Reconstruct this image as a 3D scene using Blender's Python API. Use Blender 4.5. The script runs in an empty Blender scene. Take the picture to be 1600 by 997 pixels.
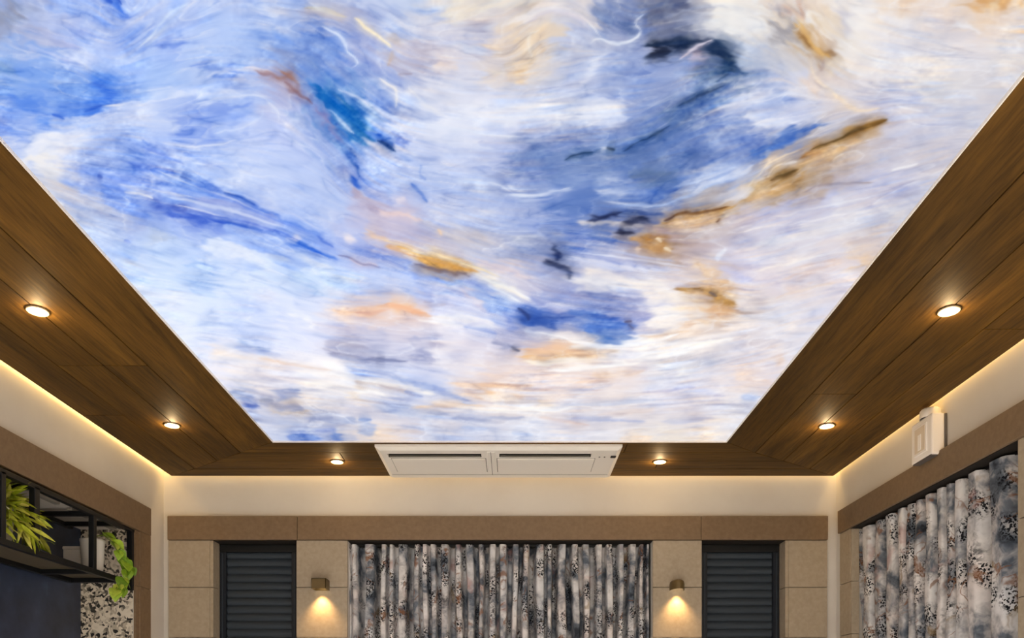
import bpy, bmesh, math, random
import numpy as np
from mathutils import Vector, Matrix

C = bpy.context.scene.collection
sc = bpy.context.scene
EYE = 1.30                       # camera height above the floor
F = 1200.0                       # focal length in pixels of the 1600 wide frame

# ------------------------------------------------------------------ camera
cam_data = bpy.data.cameras.new('camera'); cam = bpy.data.objects.new('camera', cam_data); C.objects.link(cam)
cam.location = (0, 0, EYE); cam.rotation_euler = (math.pi / 2, 0, 0)
cam_data.sensor_width = 36.0; cam_data.lens = 36.0 * F / 1600.0
cam_data.shift_y = (1105.0 - 498.5) / 1600.0
cam_data.clip_start = 0.02
sc.camera = cam

# ------------------------------------------------------------------ world, exposure
w = bpy.data.worlds.new('world'); sc.world = w; w.use_nodes = True
w.node_tree.nodes['Background'].inputs[0].default_value = (.6, .7, .9, 1)
w.node_tree.nodes['Background'].inputs[1].default_value = 0.02
sc.view_settings.view_transform = 'Standard'; sc.view_settings.look = 'None'
sc.view_settings.exposure = 0.0; sc.view_settings.gamma = 1.0; sc.view_settings.use_curve_mapping = False
PANEL_GLOW = 1.0                 # strength of the backlit ceiling print
SPOT_W = 80.0; FILL_W = 270.0                    # watts of a visible downlight; of an unseen one added as room fill
HALO_W = 1.0
COVE_W = .75                     # watts per metre of the hidden cove strip
SCONCE_W = 9.0
WARM = (1.0, .975, .94); HALO_COL = (1.0, .70, .36); COVE_COL = (1.0, .62, .20); SCONCE_COL = (1.0, .60, .24)
sc.cycles.max_bounces = 10; sc.cycles.diffuse_bounces = 6; sc.cycles.glossy_bounces = 3
sc.cycles.sample_clamp_indirect = 6.0

# ------------------------------------------------------------------ helpers
def link(o, parent=None):
    C.objects.link(o)
    if parent is not None: o.parent = parent
    return o
def tag(o, label=None, cat=None, group=None, kind=None):
    if label: o['label'] = label
    if cat: o['category'] = cat
    if group: o['group'] = group
    if kind: o['kind'] = kind
    return o
def empty(name, loc=(0, 0, 0), rz=0):
    o = bpy.data.objects.new(name, None); o.empty_display_size = .05
    o.location = loc; o.rotation_euler = (0, 0, rz); return link(o)

class MB:
    """collects simple solids; build() links them as one mesh object"""
    def __init__(s): s.v = []; s.f = []
    def add(s, vs, fs):
        n = len(s.v); s.v += [tuple(p) for p in vs]; s.f += [tuple(i + n for i in f) for f in fs]; return s
    def box(s, x0, x1, y0, y1, z0, z1):
        return s.add([(x0, y0, z0), (x1, y0, z0), (x1, y1, z0), (x0, y1, z0), (x0, y0, z1), (x1, y0, z1), (x1, y1, z1), (x0, y1, z1)],
                     [(0, 3, 2, 1), (4, 5, 6, 7), (0, 1, 5, 4), (1, 2, 6, 5), (2, 3, 7, 6), (3, 0, 4, 7)])
    def prism(s, poly, z0, z1):
        n = len(poly)
        vs = [(p[0], p[1], z0) for p in poly] + [(p[0], p[1], z1) for p in poly]
        return s.add(vs, [tuple(range(n))[::-1], tuple(range(n, 2 * n))] + [(i, (i + 1) % n, n + (i + 1) % n, n + i) for i in range(n)])
    def lathe(s, prof, seg=24, c=(0, 0, 0), arc=2 * math.pi):
        full = abs(arc - 2 * math.pi) < 1e-6; m = seg if full else seg + 1; vs = []; fs = []
        for r, z in prof:
            for k in range(m):
                a = arc * k / seg; vs.append((c[0] + r * math.cos(a), c[1] + r * math.sin(a), c[2] + z))
        for i in range(len(prof) - 1):
            for k in range(seg):
                a, b = i * m + k, i * m + (k + 1) % m
                fs.append((a, b, b + m, a + m))
        return s.add(vs, fs)
    def tube(s, pts, r, seg=6):
        vs, fs = [], []; P = [Vector(p) for p in pts]
        for i, p in enumerate(P):
            d = (P[min(i + 1, len(P) - 1)] - P[max(i - 1, 0)]).normalized()
            u = d.cross(Vector((0, 0, 1))); u = u.normalized() if u.length > 1e-4 else Vector((1, 0, 0))
            q = d.cross(u)
            for k in range(seg):
                a = 2 * math.pi * k / seg; vs.append(p + (u * math.cos(a) + q * math.sin(a)) * r)
        for i in range(len(P) - 1):
            for k in range(seg):
                fs.append((i * seg + k, i * seg + (k + 1) % seg, (i + 1) * seg + (k + 1) % seg, (i + 1) * seg + k))
        fs += [tuple(range(seg))[::-1], tuple(range((len(P) - 1) * seg, len(P) * seg))]
        return s.add(vs, fs)
    def build(s, name, mat, parent=None, bevel=0, smooth=False, seg=1):
        me = bpy.data.meshes.new(name); me.from_pydata(s.v, [], s.f); me.update()
        bm = bmesh.new(); bm.from_mesh(me)
        bmesh.ops.recalc_face_normals(bm, faces=bm.faces)
        if bevel: bmesh.ops.bevel(bm, geom=list(bm.edges), offset=bevel, segments=seg, affect='EDGES', profile=.5)
        if smooth:
            for f in bm.faces: f.smooth = True
        bm.to_mesh(me); bm.free()
        if mat: me.materials.append(mat)
        return link(bpy.data.objects.new(name, me), parent)

def plate(mb, axes, us, vs, holes, d0, d1):
    """a slab with rectangular holes; axes maps (u, v, depth) to xyz"""
    def solid(i, j):
        if i < 0 or j < 0 or i >= len(us) - 1 or j >= len(vs) - 1: return False
        cu, cv = (us[i] + us[i + 1]) / 2, (vs[j] + vs[j + 1]) / 2
        return not any(a < cu < b and c < cv < d for a, b, c, d in holes)
    def P(u, v, d): return axes(u, v, d)
    for i in range(len(us) - 1):
        for j in range(len(vs) - 1):
            if not solid(i, j): continue
            a, b, c, d = us[i], us[i + 1], vs[j], vs[j + 1]
            for dd in (d0, d1): mb.add([P(a, c, dd), P(b, c, dd), P(b, d, dd), P(a, d, dd)], [(0, 1, 2, 3)])
            for (ni, nj, q) in ((i - 1, j, ((a, c), (a, d))), (i + 1, j, ((b, c), (b, d))), (i, j - 1, ((a, c), (b, c))), (i, j + 1, ((a, d), (b, d)))):
                if not solid(ni, nj):
                    (p0, q0), (p1, q1) = q
                    mb.add([P(p0, q0, d0), P(p1, q1, d0), P(p1, q1, d1), P(p0, q0, d1)], [(0, 1, 2, 3)])
    return mb

# ------------------------------------------------------------------ materials
def hexc(h):
    c = [int(h[i:i + 2], 16) / 255 for i in (0, 2, 4)]
    return tuple(x / 12.92 if x <= .04045 else ((x + .055) / 1.055) ** 2.4 for x in c) + (1,)
def new_mat(name, base, rough=.6, metal=0, spec=.4):
    m = bpy.data.materials.new(name); m.use_nodes = True
    b = m.node_tree.nodes['Principled BSDF']
    b.inputs['Base Color'].default_value = hexc(base) if isinstance(base, str) else base
    b.inputs['Roughness'].default_value = rough; b.inputs['Metallic'].default_value = metal
    b.inputs['Specular IOR Level'].default_value = spec
    return m
class NT:
    def __init__(s, m): s.t = m.node_tree; s.n = s.t.nodes; s.b = s.n['Principled BSDF']
    def __call__(s, typ, **kw):
        x = s.n.new(typ)
        for k, v in kw.items(): setattr(x, k, v)
        return x
    def l(s, a, b): s.t.links.new(a, b)
    def coord(s, out='Object', scale=(1, 1, 1)):
        c = s('ShaderNodeTexCoord'); mp = s('ShaderNodeMapping'); mp.inputs['Scale'].default_value = scale
        s.l(c.outputs[out], mp.inputs['Vector']); return mp.outputs[0]
    def noise(s, vec, scale, detail=3, rough=.55, dist=0):
        x = s('ShaderNodeTexNoise'); x.inputs['Scale'].default_value = scale; x.inputs['Detail'].default_value = detail
        x.inputs['Roughness'].default_value = rough; x.inputs['Distortion'].default_value = dist
        s.l(vec, x.inputs['Vector']); return x.outputs['Fac']
    def ramp(s, fac, stops, interp='LINEAR'):
        x = s('ShaderNodeValToRGB'); r = x.color_ramp; r.interpolation = interp
        while len(r.elements) < len(stops): r.elements.new(.5)
        for e, (p, c) in zip(r.elements, stops):
            e.position = p; e.color = hexc(c) if isinstance(c, str) else (c, c, c, 1)
        s.l(fac, x.inputs[0]); return x.outputs[0]
    def mix(s, fac, a, b, mode='MIX'):
        x = s('ShaderNodeMix', data_type='RGBA', blend_type=mode)
        for sock, val in ((x.inputs[0], fac), (x.inputs[6], a), (x.inputs[7], b)):
            if isinstance(val, (int, float)): sock.default_value = val
            elif isinstance(val, str): sock.default_value = hexc(val)
            else: s.l(val, sock)
        return x.outputs[2]
    def math(s, op, a, b=None):
        x = s('ShaderNodeMath', operation=op)
        for sock, val in ((x.inputs[0], a), (x.inputs[1], b)):
            if val is None: continue
            if isinstance(val, (int, float)): sock.default_value = val
            else: s.l(val, sock)
        return x.outputs[0]
    def bump(s, h, strength=.2, dist=.01):
        x = s('ShaderNodeBump'); x.inputs['Strength'].default_value = strength; x.inputs['Distance'].default_value = dist
        s.l(h, x.inputs['Height']); s.l(x.outputs[0], s.b.inputs['Normal'])

def mat_paint(name, a, b, rough=.75, scale=3):
    m = new_mat(name, a, rough, spec=.25); t = NT(m); v = t.coord()
    n = t.noise(v, scale, 4); t.l(t.ramp(n, [(.3, a), (.7, b)]), t.b.inputs['Base Color'])
    t.bump(t.noise(v, 180, 2), .05, .002); return m
def mat_wood(name, along):
    m = new_mat(name, '5a3c1c', .68, spec=.22); t = NT(m)
    sx = (9, .55, 9) if along == 'y' else (.55, 9, 9)
    info = t('ShaderNodeObjectInfo')
    off = t('ShaderNodeCombineXYZ'); k = t.math('MULTIPLY', info.outputs['Random'], 37.0)
    t.l(k, off.inputs[0]); t.l(k, off.inputs[1]); t.l(k, off.inputs[2])
    tc = t('ShaderNodeTexCoord'); add = t('ShaderNodeVectorMath', operation='ADD'); t.l(tc.outputs['Object'], add.inputs[0]); t.l(off.outputs[0], add.inputs[1])
    mp = t('ShaderNodeMapping'); mp.inputs['Scale'].default_value = sx; t.l(add.outputs[0], mp.inputs[0]); v = mp.outputs[0]
    g1 = t.noise(v, 2.2, 5, .6, .5); g2 = t.noise(v, 11, 3, .65, .3)
    mp2 = t('ShaderNodeMapping'); mp2.inputs['Scale'].default_value = tuple(q * (.5 if q > 1 else 1.6) for q in sx); t.l(add.outputs[0], mp2.inputs[0])
    g3 = t.noise(mp2.outputs[0], 1.3, 3, .5)
    base = t.ramp(g1, [(.25, '35230a'), (.48, '563c14'), (.62, '694a1a'), (.8, '876426')])
    fine = t.ramp(g2, [(.35, '40290c'), (.6, '76541f')])
    c = t.mix(.42, base, fine)
    blot = t.ramp(g3, [(.3, .62), (.7, 1.15)])
    c = t.mix(1.0, c, blot, 'MULTIPLY')
    tone = t('ShaderNodeMapRange'); tone.inputs['To Min'].default_value = .78; tone.inputs['To Max'].default_value = 1.18
    t.l(info.outputs['Random'], tone.inputs['Value'])
    hs = t('ShaderNodeHueSaturation'); t.l(c, hs.inputs['Color']); t.l(tone.outputs[0], hs.inputs['Value'])
    t.l(hs.outputs[0], t.b.inputs['Base Color'])
    t.bump(g2, .25, .003); return m
def mat_stone(name, a, b, c):
    m = new_mat(name, a, .62, spec=.3); t = NT(m); v = t.coord()
    n = t.mix(.5, t.ramp(t.noise(v, 2.4, 4), [(.3, a), (.7, b)]), t.ramp(t.noise(v, 46, 5, .7), [(.35, b), (.65, c)]))
    t.l(n, t.b.inputs['Base Color']); t.bump(t.noise(v, 220, 2), .06, .002); return m
def mat_curtain(name, lift=0.0):
    m = new_mat(name, 'b5b0ac', .85, spec=.15); t = NT(m)
    uv = t.coord('UV'); 
    wob = t('ShaderNodeTexNoise'); wob.inputs['Scale'].default_value = 9; wob.inputs['Detail'].default_value = 3; t.l(uv, wob.inputs['Vector'])
    ofs = t('ShaderNodeVectorMath', operation='SCALE'); t.l(wob.outputs['Color'], ofs.inputs[0]); ofs.inputs['Scale'].default_value = .10
    ad = t('ShaderNodeVectorMath', operation='ADD'); t.l(uv, ad.inputs[0]); t.l(ofs.outputs[0], ad.inputs[1]); q = ad.outputs[0]
    wash = t.ramp(t.noise(q, 7.5, 4, .6), [(.27, '30353d'), (.39, '6b737d'), (.47, 'aeadae'), (.56, 'dcdad8'), (.75, 'f4f2f0')])
    tint = t.ramp(t.noise(q, 4.2, 2, .5), [(.3, '9fb0c4'), (.5, 'e6e6e6'), (.7, 'd6c3bd')])
    c = t.mix(.42, wash, t.mix(1.0, wash, tint, 'MULTIPLY'))
    # sprays of dark berries
    vo = t('ShaderNodeTexVoronoi'); vo.inputs['Scale'].default_value = 98
    w2 = t('ShaderNodeTexNoise'); w2.inputs['Scale'].default_value = 70; t.l(uv, w2.inputs['Vector'])
    o2 = t('ShaderNodeVectorMath', operation='SCALE'); o2.inputs['Scale'].default_value = .022; t.l(w2.outputs['Color'], o2.inputs[0])
    a2 = t('ShaderNodeVectorMath', operation='ADD'); t.l(uv, a2.inputs[0]); t.l(o2.outputs[0], a2.inputs[1]); t.l(a2.outputs[0], vo.inputs['Vector'])
    dot = t.ramp(vo.outputs['Distance'], [(.40, 1.0), (.56, 0.0)])
    cl = t('ShaderNodeTexVoronoi'); cl.inputs['Scale'].default_value = 6.6; t.l(q, cl.inputs['Vector'])
    clm = t.ramp(cl.outputs['Distance'], [(.34, 1.0), (.50, 0.0)])
    c = t.mix(t.math('MULTIPLY', dot, clm), c, '17191f')
    # dark washes and rust-brown twigs
    dk = t.ramp(t.noise(q, 5.5, 5, .7, .6), [(.60, 0.0), (.71, .85)])
    c = t.mix(dk, c, '2a2e36')
    tw = t.noise(q, 6.5, 2, .5, 1.2); rid = t.math('ABSOLUTE', t.math('SUBTRACT', tw, .5))
    twm = t.math('MULTIPLY', t.ramp(rid, [(.008, 1.0), (.03, 0.0)]), t.ramp(t.noise(uv, 7.0, 1), [(.52, 0.0), (.60, .75)]))
    pk = t.ramp(t.noise(q, 5.0, 3, .6, .4), [(.62, 0.0), (.70, .55)])
    c = t.mix(pk, c, 'b08a84')
    ol = t.ramp(t.noise(q, 6.2, 3, .6, .8), [(.30, .6), (.37, 0.0)])
    c = t.mix(ol, c, '8a7246')
    c = t.mix(twm, c, '80583c')
    t.l(c, t.b.inputs['Base Color']); t.bump(t.noise(uv, 420, 2), .06, .001); return m
def mat_speckle(name):
    m = new_mat(name, 'b5aa98', .5); t = NT(m); v = t.coord()
    ns = t('ShaderNodeTexNoise'); ns.inputs['Scale'].default_value = 18; t.l(v, ns.inputs['Vector'])
    s2 = t('ShaderNodeVectorMath', operation='SCALE'); s2.inputs['Scale'].default_value = .05; t.l(ns.outputs['Color'], s2.inputs[0])
    ad = t('ShaderNodeVectorMath', operation='ADD'); t.l(v, ad.inputs[0]); t.l(s2.outputs[0], ad.inputs[1])
    vo = t('ShaderNodeTexVoronoi'); vo.inputs['Scale'].default_value = 78; t.l(ad.outputs[0], vo.inputs['Vector'])
    sep = t('ShaderNodeSeparateColor'); t.l(vo.outputs['Color'], sep.inputs[0])
    mask = t.noise(v, 9, 2)
    val = t.math('ADD', t.math('MULTIPLY', sep.outputs[0], .6), t.math('MULTIPLY', mask, .6))
    t.l(t.ramp(val, [(.36, '1d1c1b'), (.46, '5d574e'), (.56, 'b3a894'), (.75, 'ddd3c0')]), t.b.inputs['Base Color']); return m
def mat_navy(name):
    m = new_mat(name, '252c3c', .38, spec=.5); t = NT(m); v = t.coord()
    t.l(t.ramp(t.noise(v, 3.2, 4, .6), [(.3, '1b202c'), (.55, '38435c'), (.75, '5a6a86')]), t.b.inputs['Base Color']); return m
def mat_emit(name, col, s):
    m = bpy.data.materials.new(name); m.use_nodes = True; n = m.node_tree.nodes; n.remove(n['Principled BSDF'])
    e = n.new('ShaderNodeEmission'); e.inputs[0].default_value = col; e.inputs[1].default_value = s
    m.node_tree.links.new(e.outputs[0], n['Material Output'].inputs[0]); m.cycles.emission_sampling = 'NONE'; return m
def mat_leaf(name, a, b, c):
    m = new_mat(name, a, .4, spec=.4); t = NT(m); info = t('ShaderNodeObjectInfo')
    col = t.ramp(info.outputs['Random'], [(0, a), (.5, b), (1, c)])
    n = t.ramp(t.noise(t.coord(), 60, 2), [(.3, .75), (.7, 1.15)])
    t.l(t.mix(1.0, col, n, 'MULTIPLY'), t.b.inputs['Base Color'])
    t.b.inputs['Subsurface Weight'].default_value = 0
    return m

M = dict(
    plaster=mat_paint('white_plaster', 'cec8bf', 'd6d1c8'),
    floor=mat_stone('floor_tile', 'd2cfcb', 'dcd9d5', 'c8c5c0'),
    wood_y=mat_wood('stained_oak_lengthwise', 'y'), wood_x=mat_wood('stained_oak_crosswise', 'x'),
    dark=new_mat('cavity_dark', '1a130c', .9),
    stone=mat_stone('beige_sandstone', 'a0937e', 'ad9f8a', '938570'),
    fascia=mat_stone('brown_fascia', '77624a', '826c53', '6d5841'),
    shutter=new_mat('charcoal_slats', '2a343e', .55, .05), black=new_mat('black_steel', '0f1114', .45, .2),
    guide=new_mat('guide_rail_dark', '20262f', .35, .4),
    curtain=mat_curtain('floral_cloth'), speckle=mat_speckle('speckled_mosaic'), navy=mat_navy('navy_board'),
    ac=mat_paint('air_conditioner_white', 'ece8e0', 'f0ece5', .4, 1), ac_dark=new_mat('air_conditioner_slot', '15130f', .7),
    ac_grey=new_mat('air_conditioner_louvre', '8d877c', .5),
    white=new_mat('white_plastic', 'ece6df', .45), cream=new_mat('cream_plastic', 'd8c9b4', .5), grey=new_mat('grey_gap', '5a5450', .7),
    brass=new_mat('olive_bronze', '6b5937', .45, .35), shelf_under=new_mat('shelf_underside', '4f4636', .7),
    pot=mat_paint('pale_pot', 'c9c4ba', 'd6d1c7', .5, 8), box=mat_paint('beige_box', 'e6dccc', 'eee5d6', .6, 8),
    soil=new_mat('soil', '2a2018', .95),
    leaf_yellow=mat_leaf('leaf_yellow_green', '85961f', 'acb42e', 'cfc862'), leaf_green=mat_leaf('leaf_bright_green', '557f18', '8dad2e', 'b6c84e'),
    stem=new_mat('stem_green', '6b7d25', .6),
    lens=mat_emit('downlight_lens', (1, .86, .62, 1), 9.0), lamp=mat_emit('sconce_lens', (1, .75, .42, 1), 6.0),
    ring=new_mat('downlight_ring', 'd9c6a3', .35, .2),
)
# ---------------------------------------------------------------- the marbled print of the backlit ceiling
# The print is described on its own sheet (sheet units: 1600 across the visible width); colour washes, then brush strokes.
import numpy as np
SU0, SU1, SV0, SV1 = -16.0, 1616.0, -16.0, 710.0          # extent of the sheet
SRES = 1.25                                                  # sheet units per sample
WASH = {
0:"0 98a6cf 60 b5c4f0 150 9db5f0 250 b9cbf6 350 b8c9f5 450 c3d3f7 550 cfd9f3 650 c5d3ef 720 d9d5d5 800 e5d9c8 870 e0d5d0 930 c9c9dc 1000 8a93bb 1050 5f6688 1090 d9d9e3 1150 f2ebe3 1220 f5e9df 1250 efc9a6 1300 f6ece6 1400 f3d3b3 1450 f0dccf 1530 f0c08a 1600 f3d9b8",
40:"0 9aa3c4 60 b9c9f6 150 aac1f7 190 86a6ef 260 bccdfa 350 b5cbf7 440 b4c7f2 490 b9b9cf 550 b0bde6 620 bccbef 700 d5d5e6 760 c9c3d6 830 efd9c0 880 c9cbdf 950 93a3d8 980 6c80ba 1020 7681a8 1080 b9bdd2 1150 f0ebe9 1220 d9cfc9 1260 f0cf9f 1320 f6f0ee 1400 efe8e8 1480 ecdfde 1560 f0dfd6 1600 efe0da",
90:"0 9cbaf0 40 c5cdf3 100 c4cbf3 170 bacdfb 250 b0c8fb 330 b9cffb 420 9bb8f0 480 7f9fe0 530 8298d8 590 9dabdf 650 cdcfe6 720 d3cfe0 780 e6cdb9 830 f0cda0 880 c3cbe8 940 c9d3f0 1000 8ea0d8 1060 9aa9da 1120 46608f 1180 c3cde8 1240 d6d3d8 1290 d9b98f 1340 f0e6e3 1420 dfdce6 1500 e3dbdf 1600 e6dedd",
140:"0 7fa6ea 60 8db2f3 120 97b9f3 160 6f9cf0 230 b0cbfb 300 c0d3fb 380 b0c8f9 440 b9b3d3 500 4d83d3 560 93aae3 620 c9d3f0 680 e3e3f0 760 dce1f7 830 d6dcf5 900 aab9ea 960 93a8e0 1020 90a5de 1080 a3b5e6 1140 55759f 1190 a9bcf0 1260 d3d6ec 1300 dccfcf 1360 dfdbe6 1450 e3dedf 1560 d9d3d9",
190:"0 8ca9f3 60 6f96ef 110 7ba3f0 170 bfd0f9 240 c5d5fb 290 89a6ee 340 93aef0 400 c9d6fb 450 c9d3fa 500 a3b3e6 550 2f6cc0 600 a9bdf0 680 dce3fa 760 e3e6fa 840 e3e6fa 920 c9d3f3 980 8a9fde 1050 4f6fb5 1100 8aa3e3 1170 b9c6f3 1240 c6cff3 1300 dcd3dd 1360 c9c6e0 1440 c9cae3 1540 d3cfdb",
240:"30 c5d3f6 80 e3e6fa 140 cad8fb 210 9db9f7 270 b3c8fb 330 bccffa 400 c6d5fb 460 c3d1f9 520 9fb3ea 560 8ca6e6 620 c0cdf3 700 dbe0f9 780 b3bfec 850 8397d6 920 5f7cc5 1000 5b7fc9 1070 5679c9 1130 7f9ae0 1190 5377cf 1240 b9a9a9 1290 c59860 1350 cfc6d0 1430 cdc8d6 1520 cfc9d6",
290:"80 d9d6dc 130 a0b9f3 190 7fa0f0 250 86a8f3 320 a0bcf7 390 c9d8fb 450 c6d5fb 510 bccdf5 560 98a9e0 620 b6c8f5 690 b3c6f3 760 b0c0f0 830 93a5de 900 5f80cf 970 5b80d0 1050 6585ce 1110 93aeec 1160 c0cff3 1210 c9b096 1250 b98a50 1300 d0c6d6 1380 c5c3e0 1470 cdc9d9",
340:"120 cdd6ee 180 c0cff3 240 8da6ec 300 7f9bea 370 8ba8f0 440 a9c0f6 500 c6d6fb 560 c9c6e3 610 cfc3d6 670 b9c5ee 740 b6c6f3 820 a3b6ec 880 7f9ae3 950 5073c9 1010 5b6fae 1060 b99a8a 1110 c9a06f 1170 c9bfd6 1240 c9c6e3 1320 d9d3df 1420 d9d6df",
390:"180 c3d6fb 240 cddffb 310 c3d6fb 380 a9c3fb 440 86a8f0 500 a3b9f3 560 b6c3ef 610 c9bfd3 670 d3c6cf 740 cfcfe0 800 b9c0e0 860 6479b5 920 8ba0df 980 9a8fae 1020 b07f4a 1070 c9b3b9 1130 cdc9e3 1210 e0dce6 1290 ded6df 1360 e6ccb9 1400 d9d3df",
440:"220 d3e3fd 290 cde0fd 360 d9e6fd 430 d6e6fd 500 c9dbfd 560 c0d3fb 620 b3cbfb 680 b9c9f6 740 cfcfe6 800 e0d3dd 860 c3c3de 930 ece6ea 1000 e9e3ec 1060 dfd6e3 1110 e3c5a9 1170 d6cce0 1230 e3d9df 1330 e3d6dc",
490:"250 e3ebfd 310 dfe9fd 370 d3dffb 430 dce3fb 490 e0e3f6 540 ecdcd9 600 f0d0bf 660 f0dfdc 720 dfe0f6 780 b3c5f3 830 6f8fdc 890 7b93dc 950 7d94da 1000 b3b6dc 1060 f6efe9 1110 e9c9a9 1160 f0e0d3 1230 dfdbe0 1290 dcd6e0",
540:"290 e6ecfd 350 d3defb 410 d6dffb 470 dfe3f9 530 d0d0ea 590 cfcfe6 640 d6d3e6 700 ebe5ec 760 d9d3e6 800 c3bfd6 850 f0cdb3 910 f3d6b0 970 e3dceb 1030 f3ece9 1100 f0e6e3 1170 e3dde3 1240 dcd9e3",
590:"330 f0eaf3 390 f3e9e9 450 efe9f0 520 f3ecee 580 dfe3f6 640 ccd5f5 700 e3dfea 760 eedbd6 830 f0dad3 900 eed9d3 960 ecdfe0 1030 e3dfe6 1100 dcd9e6 1170 ead6d0 1210 dfd3d9",
640:"370 d9d9ea 430 d3cfdc 490 ecd9cc 560 e6dde3 620 d6d9ee 680 d0d5ee 740 e3d9de 800 efd9cc 870 e6dde0 940 f0dfd5 1010 e6dfe6 1080 e3dbe3 1150 dddce6",
685:"420 ccd3ec 470 a3b9e9 520 b3c3ea 580 f3d9c3 640 e6d6d3 700 cbd5f0 760 d9dced 830 cbd3ea 900 dfdce6 970 e3dfe3 1040 e9dccf 1120 f0dfd0",
}
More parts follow.
